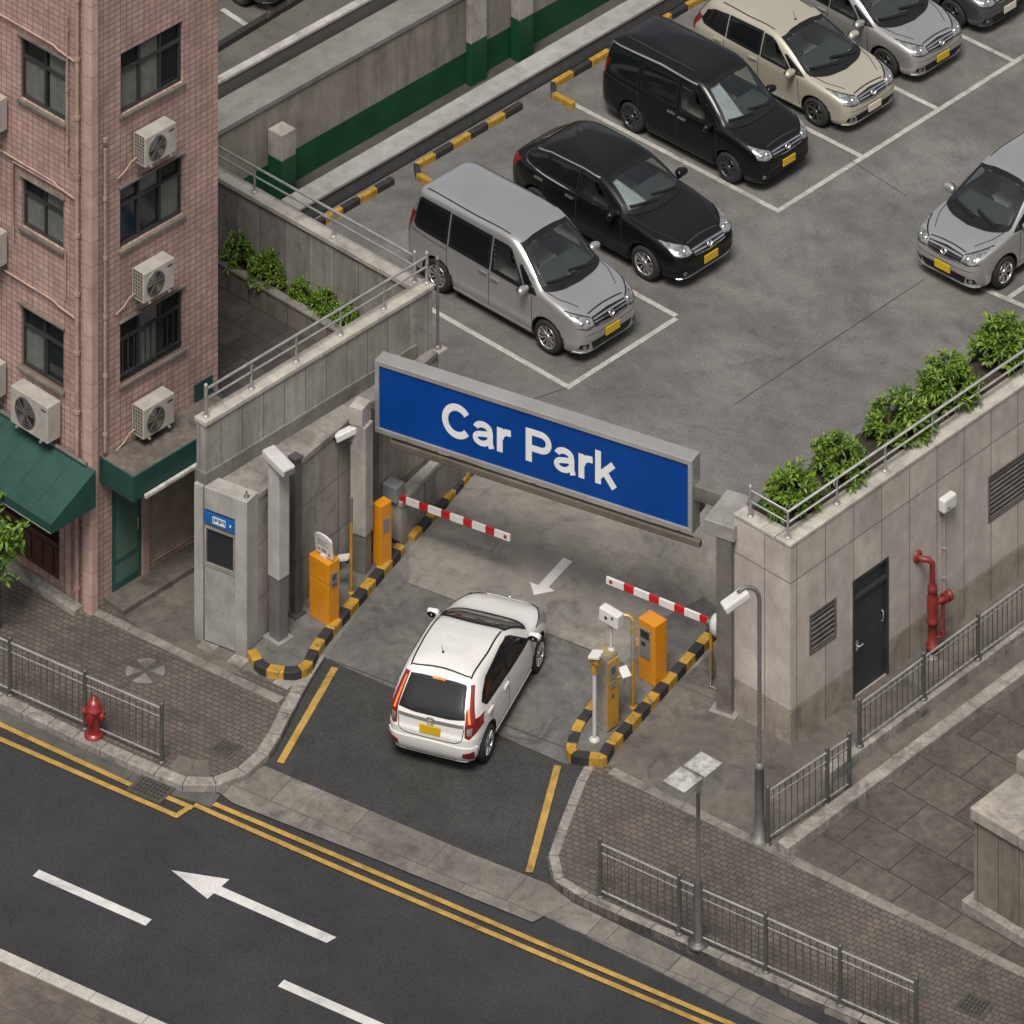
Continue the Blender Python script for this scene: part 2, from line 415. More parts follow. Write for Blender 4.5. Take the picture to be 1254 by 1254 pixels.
    def line(s, mb, pts, wd, mode, off=.003, thick=.006, n=None, mi=0):
        L = sum(math.dist(a, b) for a, b in zip(pts, pts[1:])); c = chain(pts, n or max(2, int(L/.06)))
        r0, r1 = [], []
        for i, p in enumerate(c):
            a, b = c[max(i-1, 0)], c[min(i+1, len(c)-1)]; dx, dy = b[0]-a[0], b[1]-a[1]; l = math.hypot(dx, dy) or 1
            r0.append((p[0]-dy/l*wd/2, p[1]+dx/l*wd/2)); r1.append((p[0]+dy/l*wd/2, p[1]-dx/l*wd/2))
        s.patch(mb, [r1, r0], mode, off, thick, mi=mi)
def ring_poly(rows): return rows[0]+[r[-1] for r in rows[1:-1]]+rows[-1][::-1]+[r[0] for r in rows[1:-1]][::-1]

WHEELS = {}
def wheel_meshes(kind, rw):
    key = (kind, rw)
    if key in WHEELS: return WHEELS[key]
    t = MB(); w = .1
    t.lathe([(rw*.66, -w), (rw*.8, -w-.008), (rw*.93, -w+.005), (rw*.985, -w*.62), (rw, -w*.3), (rw, w*.3), (rw*.985, w*.62), (rw*.93, w-.005), (rw*.8, w+.008), (rw*.66, w), (rw*.64, w*.4), (rw*.64, -w*.4), (rw*.66, -w)], axis='Y', n=40, cap=False)
    r = MB(); R0 = rw*.665
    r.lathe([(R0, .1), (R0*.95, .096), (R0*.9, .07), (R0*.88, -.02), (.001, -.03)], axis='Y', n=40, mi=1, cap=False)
    r.lathe([(R0*1.005, .098), (R0*1.0, .106), (R0*.93, .1), (R0*.91, .075)], axis='Y', n=40, cap=False)
    ns = 10 if kind == 'ten' else 7
    for k in range(ns):
        a = 2*math.pi*k/ns
        for da in ((-.085, .085) if kind == 'ten' else (-.12, .12)):
            p0 = Vector((math.cos(a)*.055, .078, math.sin(a)*.055)); p1 = Vector((math.cos(a+da)*R0*.93, .094, math.sin(a+da)*R0*.93))
            d = (p1-p0).normalized(); sd = d.cross(Vector((0, 1, 0))).normalized()
            w0, w1 = (.015, .010) if kind == 'ten' else (.02, .014)
            up = Vector((0, .008, 0))
            vs = [p0-sd*w0-up*3, p0+sd*w0-up*3, p1+sd*w1-up*3, p1-sd*w1-up*3, p0-sd*w0*.6+up, p0+sd*w0*.6+up, p1+sd*w1*.6+up, p1-sd*w1*.6+up]
            r.add(vs, [(4, 5, 6, 7), (0, 1, 5, 4), (1, 2, 6, 5), (2, 3, 7, 6), (3, 0, 4, 7)])
    r.lathe([(.06, .0), (.06, .09), (.045, .098), (.02, .1), (.001, .1)], axis='Y', n=16)
    for k in range(5):
        a = 2*math.pi*k/5; r.lathe([(.008, .095), (.008, .104), (.001, .104)], c=(math.cos(a)*.038, 0, math.sin(a)*.038), axis='Y', n=6, mi=1)
    WHEELS[key] = (t, r); return WHEELS[key]

def make_car(name, loc, rz, P, paintmat, label, group=None, plate=True, rimmat=None, cat='car', scale=1.0):
    c = thing(name, (loc[0], loc[1], 0), label, cat, group, rz)
    if scale != 1.0: c.scale = scale if isinstance(scale, tuple) else (scale,)*3
    sh = Shell(P); rw = P.get('rw', .31); wb = P['wb']/2; trk = P['w_track']
    rear = P.get('view') == 'rear'
    def B(mb, nm, mat, par=c, **k): return mb.build(nm, mat, par, local=True, **k)
    # body with wheel arches cut out
    mb = MB(); mb.add(sh.v, sh.f, True)
    body = B(mb, 'body', [paintmat, MT['black_trim']])
    cm = MB()
    for x in (wb, -wb):
        for sg in (1, -1):
            pr = [(rw+.062, .45), (rw+.062, 1.2)]
            cm.lathe([(rw+.06, sg*.5), (rw+.06, sg*1.3)] if sg > 0 else [(rw+.06, -1.3), (rw+.06, -.5)], c=(x, 0, rw), axis='Y', n=48, mi=1)
    cut(body, cm)
    # openings for the see-through glass
    wins = []
    for nm, mode, bot, top, see in P['glass']:
        nu, nv = (26, 12) if mode in ('front', 'rear') else (18, 9)
        rows = sh.fourside(bot, top, nu, nv); wins.append((nm, mode, rows, see, nu, nv))
    bm = bmesh.new(); bm.from_mesh(body.data); kill = []
    for nm, mode, rows, see, nu, nv in wins:
        if not see: continue
        inner = [r[1:-1] for r in rows[1:-1]]; poly = ring_poly(inner)
        for f in bm.faces:
            q = f.calc_center_median()
            if mode == 'front' and q.x > .0 and f.normal.x > .2 and inpoly((q.y, q.z), poly): kill.append(f)
            if mode == 'side' and abs(f.normal.y) > .5 and inpoly((q.x, q.z), poly): kill.append(f)
    bmesh.ops.delete(bm, geom=list(set(kill)), context='FACES'); bm.to_mesh(body.data); bm.free()
    for nm, mode, rows, see, nu, nv in wins:
        for md in ((mode,) if mode != 'side' else ('side-', 'side+')):
            g = MB(); sh.patch(g, rows, md, .004, .004)
            go = B(g, nm, MT['glass'] if see else MT['dark_glass'], fix=False)
            fr = MB(); wd = 1
            sh.patch(fr, rows, md, .008, .01, skip=lambda i, j: (wd <= i < nv-wd) and (wd <= j < nu-wd))
            B(fr, 'seal', MT['black_trim'], go, fix=False)
    # interior
    z0 = P['cowl'][1]; cx = P['cowl'][0]; hw = P['W']/2
    it = MB(); it.box(-1.6, cx+.1, -hw+.16, hw-.16, .34, .42); B(it, 'cabin_floor', MT['interior'])
    ds = MB(); ds.obox((cx-.28, 0, z0-.11), (.62, 2*hw-.26, .2), ry=R(6)); ds.obox((cx-.52, 0, z0-.28), (.2, 2*hw-.3, .3)); B(ds, 'dashboard', MT['dash'], bevel=.04)
    sw = MB(); M = Matrix.Translation((cx-.66, -.36, z0-.06)) @ Matrix.Rotation(R(-62), 4, 'Y')
    sw.tube([M @ Vector((.18*math.cos(a), .18*math.sin(a), 0)) for a in [2*math.pi*k/20 for k in range(21)]], .016, 8)
    sw.tube([M @ Vector((0, -.17, 0)), M @ Vector((0, .17, 0))], .02, 6); B(sw, 'steering_wheel', MT['black_trim'])
    seatz = P.get('seatz', .62)
    for sx in (cx-1.15, cx-2.05):
        for sy in (-.37, .37):
            st = MB(); st.obox((sx, sy, seatz), (.5, .5, .2)); st.obox((sx-.3, sy, seatz+.32), (.14, .48, .62), ry=R(-12)); st.obox((sx-.39, sy, seatz+.7), (.1, .26, .17), ry=R(-8))
            B(st, 'seat', MT['seat'], bevel=.05)
    if P.get('shade'):  # grey panel behind the windscreen, added in place of a reflection on the glass
        b0, t0 = P['shade']; sd = MB(); rows = sh.fourside(b0, t0, 8, 6); sh.patch(sd, rows, 'front', -.05, .008); B(sd, 'reflection_panel', MT['shade'], fix=False)
    mr = MB(); mr.obox((P['mirror_in'][0], 0, P['mirror_in'][1]), (.03, .22, .07)); B(mr, 'rear_view_mirror', MT['black_trim'], bevel=.015)
    # lamps, grille, plates, trim
    for sg in (1, -1):
        for nm, mode, bot, top, mat, *lo_ in P.get('lamps', []):
            if mode == 'side':
                md = 'side+' if sg > 0 else 'side-'; b_, t_ = bot, top
            else:
                md = mode; b_, t_ = [(sg*y, z) for y, z in bot], [(sg*y, z) for y, z in top]
            g = MB(); sh.patch(g, sh.fourside(b_, t_, 12, 5), md, lo_[0] if lo_ else .008, .015)
            lo = B(g, nm, MT[mat], fix=False)
            if nm == 'headlight':
                l = MB(); cy = sum(p[0] for p in b_+t_)/len(b_+t_); cz = sum(p[1] for p in b_+t_)/len(b_+t_)
                for dy in (-.075, .06):
                    h, nn, d = sh.hit((cy+dy, cz), 'front')
                    q = [h+nn*.011]; u = nn.orthogonal().normalized(); w_ = nn.cross(u)
                    l.add([h+nn*.012]+[h+nn*.017+(u*math.cos(a)+w_*math.sin(a))*.038 for a in [k*math.pi/6 for k in range(12)]]+[h+nn*.006+(u*math.cos(a)+w_*math.sin(a))*.046 for a in [k*math.pi/6 for k in range(12)]], [(0, 1+k, 1+(k+1) % 12) for k in range(12)]+[(1+k, 13+k, 13+(k+1) % 12, 1+(k+1) % 12) for k in range(12)], True)
                B(l, 'reflector', MT['chrome'], lo, fix=False)
                s2 = MB(); e = 1 if sg > 0 else -1
                sh.line(s2, b_, .014, md, .012, .01); sh.line(s2, t_, .012, md, .012, .01); B(s2, 'lamp_rim', MT['black_trim'], lo, fix=False)
        for nm, cy, cz, rr in P.get('fogs', []):
            g = MB(); w = rr*1.9; sh.patch(g, sh.fourside([(sg*(cy-w), cz-rr*1.2), (sg*(cy+w), cz-rr*.9)], [(sg*(cy-w), cz+rr*1.0), (sg*(cy+w*.8), cz+rr*1.2)], 5, 4), 'front', .005, .02); fo = B(g, nm, MT['black_trim'], fix=False)
            h, nn, d = sh.hit((sg*cy, cz), 'front'); l = MB(); u = nn.orthogonal().normalized(); w_ = nn.cross(u)
            l.add([h+nn*.014]+[h+nn*.009+(u*math.cos(a)+w_*math.sin(a))*rr for a in [k*math.pi/6 for k in range(12)]], [(0, 1+k, 1+(k+1) % 12) for k in range(12)], True); B(l, 'lamp_glass', MT['headlamp'], fo, fix=False)
        # mirrors
        mx, my, mz = P['mirror']; ms = P.get('mirror_scale', .95); m = MB()
        pr = [(.0, -.09), (.05, -.085), (.078, -.05), (.082, .0), (.074, .055), (.05, .085), (.0, .09)]
        m.lathe([(r_, h_*1.05) for r_, h_ in pr], c=(0, 0, 0), axis='Y', n=16)
        m.v = [(mx+v[0]*.85+(abs(v[1])*.3), sg*(my+.12*ms)+v[1]*1.42*ms, mz+.01+v[2]*1.12*ms) for v in m.v]
        mo = B(m, 'door_mirror', P.get('mirrormat') or paintmat)
        a = MB(); a.tube([(mx+.02, sg*(my-.1), mz-.06), (mx+.02, sg*(my+.03), mz-.05)], .025, 8); B(a, 'mirror_arm', MT['black_trim'], mo)
        a = MB(); a.lathe([(.062, 0), (.05, -.006), (.001, -.006)], axis='X', n=14); a.v = [(mx-.058+v[0]*1.3, sg*(my+.12*ms)+v[1]*1.7*ms, mz+.01+v[2]*1.15*ms) for v in a.v]; B(a, 'mirror_glass', MT['dark_glass'], mo)
        md = 'side+' if sg > 0 else 'side-'
        gp = MB()
        for pts in P.get('seams', []): sh.line(gp, pts, .014, md, .0015, .006)
        B(gp, 'panel_gap', MT['gap'], fix=False)
        for hx, hz in P.get('handles', []):
            h = MB(); sh.patch(h, sh.fourside([(hx-.1, hz-.018), (hx+.1, hz-.018)], [(hx-.1, hz+.018), (hx+.1, hz+.018)], 8, 3), md, .028, .03); B(h, 'door_handle', P.get('handlemat') or paintmat, fix=False)
            h = MB(); sh.patch(h, sh.fourside([(hx-.07, hz-.045), (hx+.05, hz-.045)], [(hx-.07, hz-.02), (hx+.05, hz-.02)], 4, 2), md, .002, .01); B(h, 'handle_recess', MT['gap'], fix=False)
        for nm, pts, wd, mat in P.get('trims', []):
            h = MB(); sh.line(h, pts, wd, md, .009, .012); B(h, nm, MT[mat], fix=False)
        h = MB(); sh.patch(h, sh.fourside([(-wb+rw+.1, .2), (wb-rw-.1, .2)], [(-wb+rw+.08, .265), (wb-rw-.08, .265)], 20, 2), md, .012, .02); B(h, 'side_skirt', P.get('skirtmat') or paintmat, fix=False)
        for nm, pts, wd, mat in P.get('roof_trims', []):
            h = MB(); sh.line(h, [(x, sg*y) for x, y in pts], wd, 'top', .006, .02); B(h, nm, MT[mat], fix=False)
    for nm, mode, bot, top, mat, off in P.get('panels', []):
        g = MB(); sh.patch(g, sh.fourside(bot, top, 20, 5), mode, off, .02); go = B(g, nm, MT.get(mat) or paintmat, fix=False)
        if nm == 'grille':
            b = MB(); nb = P.get('bars', 3)
            for k in range(nb):
                f = (k+.5)/nb; rows = sh.fourside(bot, top, 20, 20); r = rows[int(f*20)]
                sh.line(b, [(p[0]*.97, p[1]) for p in r], .022, mode, off+.012, .02)
            B(b, 'grille_bar', MT['chrome'], go, fix=False)
            cz = (bot[len(bot)//2][1]+top[len(top)//2][1])/2+.01
            h, nn, d = sh.hit((0, cz), mode); e = MB(); u = Vector((0, 1, 0)); w_ = nn.cross(u).normalized(); ce = h+nn*(off+.03)
            e.tube([ce+(u*math.cos(a)*.062+w_*math.sin(a)*.05) for a in [k*2*math.pi/18 for k in range(19)]], .010, 6)
            e.tube([ce+(u*math.cos(a)*.03+w_*math.sin(a)*.048) for a in [k*2*math.pi/18 for k in range(19)]], .008, 6); B(e, 'emblem', MT['chrome'], go)
    for nm, mode, pts, wd, mat, off in P.get('lines', []):
        h = MB(); sh.line(h, pts, wd, mode, off, .01); B(h, nm, MT[mat], fix=False)
    if P.get('rear_emblem'):
        h, nn, d = sh.hit((0, P['rear_emblem']), 'rear'); e = MB(); u = Vector((0, 1, 0)); w_ = nn.cross(u).normalized(); ce = h+nn*.028
        e.tube([ce+u*a+w_*b for a, b in ((-.055, -.045), (.055, -.045), (.045, .045), (-.045, .045), (-.055, -.045))], .010, 6); e.tube([ce-u*.03, ce+u*.03], .010, 6); B(e, 'emblem', MT['chrome'], fix=True)
    # wipers
    if P.get('wipers', True):
        for y0, y1 in ((-.62, -.02), (-.05, .5)):
            w = MB(); zc = P['wiper_z']; sh.line(w, [(y0, zc+.05), ((y0+y1)/2, zc+.015), (y1, zc-.01)], .022, 'front', .03, .012); B(w, 'wiper', MT['black_trim'], fix=False)
        w = MB(); b_ = [(y, z-.02) for y, z in P['glass'][0][2]]; sh.patch(w, sh.fourside(b_, [(y*.985, z+.02) for y, z in P['glass'][0][2]], 20, 2), 'front', .011, .012); B(w, 'cowl_panel', MT['black_trim'], fix=False)
    for px_, pz, mode in P.get('plates', []):
        h, nn, d = sh.hit((px_, pz), mode); g = MB(); sg = -1 if mode == 'rear' else 1
        g.obox((h.x+sg*.022, px_, pz), (.024, .37, .15)); po = B(g, 'number_plate', MT['plate'] if plate is True else MT[plate], bevel=.006)
    if P.get('antenna'):
        x, y = P['antenna']; h, nn, d = sh.hit((x, y), 'top'); a = MB(); a.lathe([(.022, 0), (.02, .02), (.008, .03)], c=tuple(h), n=10); a.tube([h+Vector((0, 0, .02)), h+Vector((-.07, 0, .17))], .004, 6); B(a, 'antenna', MT['black_trim'])
    # wheels
    t, r = wheel_meshes(P.get('wheel', 'ten'), rw)
    for x in (wb, -wb):
        for sg in (1, -1):
            w = bpy.data.objects.new('wheel', None); COL.objects.link(w); w.parent = c; w.location = (x, sg*trk, rw); w.rotation_euler = (0, R(20 if x > 0 else 65), 0 if sg > 0 else math.pi); w.empty_display_size = .1
            w.rotation_mode = 'ZYX' if False else 'XYZ'
            if ('T', P.get('wheel', 'ten'), rw) not in WHEELS:
                to = t.build('tyre', MT['tyre'], w, local=True); WHEELS[('T', P.get('wheel', 'ten'), rw)] = to.data
            else:
                to = bpy.data.objects.new('tyre', WHEELS[('T', P.get('wheel', 'ten'), rw)]); COL.objects.link(to); to.parent = w
            kr = ('R', P.get('wheel', 'ten'), rw, rimmat)
            if kr not in WHEELS:
                ro = r.build('rim', [MT[rimmat or 'alloy'], MT['rim_dark']], w, local=True); WHEELS[kr] = ro.data
            else:
                ro = bpy.data.objects.new('rim', WHEELS[kr]); COL.objects.link(ro); ro.parent = w
    # underbody shadow-caster: floor pan and axles
    u = MB(); u.box(-wb-.25, wb+.4, -hw+.3, hw-.3, .17, .3); B(u, 'underbody', MT['black_trim'])
    return c

def spec_van(hgt=1.85, **kw):
    k = hgt/1.85
    P = dict(W=1.70, wb=2.70, rw=.315, w_track=.745, xc=-.2, nf=8, nr=10, nflow=8,
      xf=[(.17, 2.0), (.24, 2.1), (.36, 2.15), (.52, 2.165), (.68, 2.15), (.8, 2.1), (.87, 2.02), (.93, 1.88), (1.0, 1.66), (1.055, 1.42), (1.1, 1.25), (1.3, 1.0), (1.5, .76), (1.66, .54), (1.72, .42), (1.77, .18), (1.815, -.4), (1.845, -1.0)],
      xr=[(.17, -2.05), (.26, -2.18), (.4, -2.22), (.6, -2.23), (.95, -2.21), (1.3, -2.14), (1.6, -2.05), (1.7, -1.99), (1.77, -1.88), (1.82, -1.65), (1.845, -1.3)],
      w=[(.17, .76), (.26, .82), (.4, .845), (.6, .85), (.85, .848), (.98, .835), (1.06, .815), (1.3, .775), (1.6, .715), (1.68, .69), (1.74, .645), (1.79, .55), (1.825, .4), (1.845, .2)],
      cowl=(1.2, 1.09), seatz=.72, mirror_in=(.55, 1.58), wiper_z=1.12,
      glass=[('windscreen', 'front', [(-.73, 1.105), (-.4, 1.085), (0, 1.078), (.4, 1.085), (.73, 1.105)], [(-.6, 1.665), (-.3, 1.69), (0, 1.695), (.3, 1.69), (.6, 1.665)], True),
             ('front_side_window', 'side', [(-.03, 1.0), (.72, .985), (.8, 1.0)], [(-.03, 1.6), (.3, 1.595), (.4, 1.56)], True),
             ('quarter_window', 'side', [(.83, .985), (1.1, 1.0)], [(.62, 1.36), (.66, 1.4)], False),
             ('sliding_door_window', 'side', [(-1.08, 1.02), (-.07, 1.005)], [(-1.08, 1.615), (-.07, 1.61)], False),
             ('rear_side_window', 'side', [(-1.98, 1.1), (-1.9, 1.045), (-1.12, 1.025)], [(-1.9, 1.58), (-1.82, 1.615), (-1.12, 1.625)], False),
             ('rear_window', 'rear', [(-.62, 1.12), (.62, 1.12)], [(-.55, 1.6), (.55, 1.6)], False)],
      lamps=[('headlight', 'front', [(.45, .72), (.6, .70), (.745, .735)], [(.46, .845), (.6, .895), (.755, .945)], 'headlamp'),
             ('tail_light', 'rear', [(.68, .85), (.785, .85)], [(.64, 1.3), (.745, 1.3)], 'tail')],
      panels=[('grille', 'front', [(-.43, .69), (0, .65), (.43, .69)], [(-.445, .84), (0, .855), (.445, .84)], 'black_trim', .006),
              ('lower_intake', 'front', [(-.46, .27), (.46, .27)], [(-.54, .44), (.54, .44)], 'black_trim', .006),
              ('bumper_lip', 'front', [(-.74, .215), (.74, .215)], [(-.76, .265), (.76, .265)], None, .02)],
      fogs=[('fog_light', .66, .38, .042)], plates=[(0, .5, 'front'), (0, .75, 'rear')], mirror=(.86, .84, 1.06),
      seams=[[(-.06, .3), (-.06, .98)], [(1.0, .34), (.98, .95)], [(-1.1, .3), (-1.1, .6), (-1.12, 1.0)], [(-1.1, .93), (-2.1, .98)]],
      handles=[(-.2, .9), (.08, .88)], wheel='ten',
      roof_trims=[('roof_gutter', [(.25, .6), (-.6, .62), (-1.8, .6)], .022, 'gap'), ('bonnet_gap', [(1.22, .71), (1.5, .66), (1.8, .5)], .013, 'gap')], lines=[('bonnet_gap', 'front', [(.46*k/5, .90-.015*(k/5)**2) for k in range(-5, 6)], .012, 'gap', .002), ('bumper_gap', 'front', [(-.72, .60), (-.3, .575), (.3, .575), (.72, .60)], .010, 'gap', .002)])
    if k != 1:
        for key in ('xf', 'xr', 'w'): P[key] = [(z*k, x) for z, x in P[key]]
    P.update(kw); return P
def spec_mpv(**kw):
    "lower, rounder family car: long raked windscreen, short bonnet"
    P = dict(W=1.70, wb=2.65, rw=.305, w_track=.745, xc=-.2, nf=7.5, nr=6, nflow=7.5,
      xf=[(.16, 1.96), (.24, 2.06), (.36, 2.1), (.5, 2.115), (.64, 2.095), (.74, 2.05), (.81, 1.95), (.87, 1.78), (.92, 1.55), (.96, 1.33), (1.0, 1.15), (1.1, .94), (1.25, .68), (1.4, .38), (1.48, .18), (1.53, -.05), (1.575, -.5), (1.6, -1.0)],
      xr=[(.16, -1.95), (.26, -2.06), (.4, -2.1), (.6, -2.1), (.85, -2.07), (1.0, -2.0), (1.2, -1.88), (1.4, -1.73), (1.5, -1.6), (1.56, -1.42), (1.6, -1.15)],
      w=[(.16, .75), (.26, .815), (.4, .84), (.6, .85), (.8, .845), (.9, .83), (.97, .805), (1.2, .74), (1.42, .665), (1.49, .62), (1.54, .54), (1.58, .38), (1.6, .2)],
      cowl=(1.08, .98), seatz=.55, mirror_in=(.35, 1.37), wiper_z=1.0,
      glass=[('windscreen', 'front', [(-.73, 1.0), (-.4, .975), (0, .965), (.4, .975), (.73, 1.0)], [(-.59, 1.435), (-.3, 1.465), (0, 1.47), (.3, 1.465), (.59, 1.435)], True),
             ('front_side_window', 'side', [(-.1, .94), (.62, .925), (.7, .94)], [(-.1, 1.42), (.08, 1.41), (.2, 1.36)], True),
             ('quarter_window', 'side', [(.74, .93), (1.03, .945)], [(.46, 1.2), (.5, 1.22)], False),
             ('rear_door_window', 'side', [(-1.0, .97), (-.13, .945)], [(-1.0, 1.43), (-.13, 1.435)], False),
             ('rear_side_window', 'side', [(-1.72, 1.08), (-1.62, 1.01), (-1.03, .975)], [(-1.6, 1.3), (-1.4, 1.39), (-1.03, 1.425)], False),
             ('rear_window', 'rear', [(-.58, 1.02), (.58, 1.02)], [(-.5, 1.45), (.5, 1.45)], False)],
      lamps=[('headlight', 'front', [(.41, .67), (.58, .66), (.73, .70)], [(.43, .785), (.58, .84), (.745, .895)], 'headlamp'),
             ('tail_light', 'rear', [(.64, .8), (.755, .8)], [(.58, 1.12), (.70, 1.12)], 'tail')],
      panels=[('grille', 'front', [(-.39, .65), (0, .605), (.39, .65)], [(-.41, .775), (0, .795), (.41, .775)], 'black_trim', .006),
              ('lower_intake', 'front', [(-.46, .27), (.46, .27)], [(-.53, .43), (.53, .43)], 'black_trim', .006),
              ('bumper_lip', 'front', [(-.7, .205), (.7, .205)], [(-.72, .25), (.72, .25)], None, .02)],
      fogs=[('fog_light', .62, .36, .042)], plates=[(0, .44, 'front'), (0, .7, 'rear')], mirror=(.76, .835, .99),
      seams=[[(-.14, .28), (-.14, .93)], [(.92, .32), (.88, .89)], [(-1.04, .5), (-1.04, .95)], [(-1.04, .5), (-.9, .3)]],
      handles=[(-.28, .84), (-1.2, .86)], wheel='seven', antenna=(.1, .0),
      roof_trims=[('roof_gutter', [(.05, .55), (-.6, .565), (-1.3, .54)], .022, 'gap'), ('bonnet_gap', [(1.12, .70), (1.45, .64), (1.78, .47)], .013, 'gap')], lines=[('bonnet_gap', 'front', [(.42*k/5, .825-.015*(k/5)**2) for k in range(-5, 6)], .012, 'gap', .002), ('bumper_gap', 'front', [(-.70, .56), (-.3, .53), (.3, .53), (.70, .56)], .010, 'gap', .002)])
    P.update(kw); return P
def spec_wagon(**kw):
    "low black crossover: long bonnet, roof falling to a short raked tail"
    P = spec_mpv(wb=2.62, W=1.74, rw=.325, w_track=.765, nf=7.5, nr=5, nflow=7.5,
      xf=[(.19, 1.96), (.27, 2.09), (.4, 2.14), (.56, 2.15), (.68, 2.12), (.76, 2.04), (.83, 1.9), (.89, 1.68), (.945, 1.38), (.985, 1.1), (1.03, .92), (1.15, .73), (1.3, .46), (1.41, .2), (1.47, .0), (1.51, -.22), (1.545, -.6), (1.56, -.95)],
      xr=[(.19, -1.98), (.3, -2.12), (.45, -2.17), (.7, -2.18), (.9, -2.14), (1.0, -2.05), (1.08, -1.94), (1.2, -1.78), (1.35, -1.55), (1.45, -1.38), (1.52, -1.2), (1.56, -1.0)],
      w=[(.19, .77), (.28, .84), (.42, .865), (.62, .87), (.85, .865), (.95, .845), (1.02, .81), (1.2, .75), (1.38, .68), (1.45, .63), (1.5, .55), (1.54, .38), (1.56, .2)],
      cowl=(.9, 1.02), seatz=.55, mirror_in=(.2, 1.36), wiper_z=1.06,
      glass=[('windscreen', 'front', [(-.74, 1.05), (-.4, 1.025), (0, 1.015), (.4, 1.025), (.74, 1.05)], [(-.59, 1.4), (-.3, 1.425), (0, 1.43), (.3, 1.425), (.59, 1.4)], True),
             ('front_side_window', 'side', [(-.3, .985), (.5, .97), (.6, .985)], [(-.3, 1.4), (-.05, 1.39), (.06, 1.35)], True),
             ('rear_door_window', 'side', [(-1.12, 1.01), (-.33, .99)], [(-1.08, 1.385), (-.33, 1.405)], False),
             ('rear_side_window', 'side', [(-1.68, 1.13), (-1.58, 1.06), (-1.15, 1.02)], [(-1.6, 1.18), (-1.4, 1.3), (-1.11, 1.37)], False),
             ('rear_window', 'rear', [(-.56, 1.1), (.56, 1.1)], [(-.5, 1.42), (.5, 1.42)], False)],
      lamps=[('headlight', 'front', [(.44, .70), (.6, .68), (.765, .71)], [(.45, .80), (.62, .85), (.78, .885)], 'headlamp'),
             ('tail_light', 'rear', [(.6, .86), (.76, .85)], [(.56, .99), (.73, 1.01)], 'tail')],
      panels=[('grille', 'front', [(-.42, .64), (0, .6), (.42, .64)], [(-.44, .76), (0, .775), (.44, .76)], 'black_trim', .006),
              ('lower_intake', 'front', [(-.5, .31), (.5, .31)], [(-.52, .42), (.52, .42)], 'black_trim', .006),
              ('bumper_lip', 'front', [(-.7, .225), (.7, .225)], [(-.72, .26), (.72, .26)], 'chrome_dull', .02)],
      fogs=[('fog_light', .64, .38, .045)], plates=[(0, .48, 'front'), (0, .7, 'rear')], mirror=(.62, .85, 1.03),
      seams=[[(-.33, .3), (-.33, .97)], [(.82, .34), (.74, .94)], [(-1.15, .6), (-1.15, .99)], [(-1.15, .6), (-.98, .3)]],
      handles=[(-.48, .87), (-1.25, .9)], wheel='ten', antenna=(-1.05, .0), roof_trims=[('bonnet_gap', [(.92, .73), (1.4, .68), (1.9, .5)], .013, 'gap')],
      trims=[('window_trim', [(.62, .965), (-.3, .968), (-1.15, .995), (-1.6, 1.045), (-1.7, 1.11), (-1.66, 1.17)], .022, 'chrome'), ('roof_trim', [(.08, 1.4), (-.3, 1.425), (-1.1, 1.405), (-1.45, 1.32)], .018, 'chrome_dull')])
    P.update(kw); return P
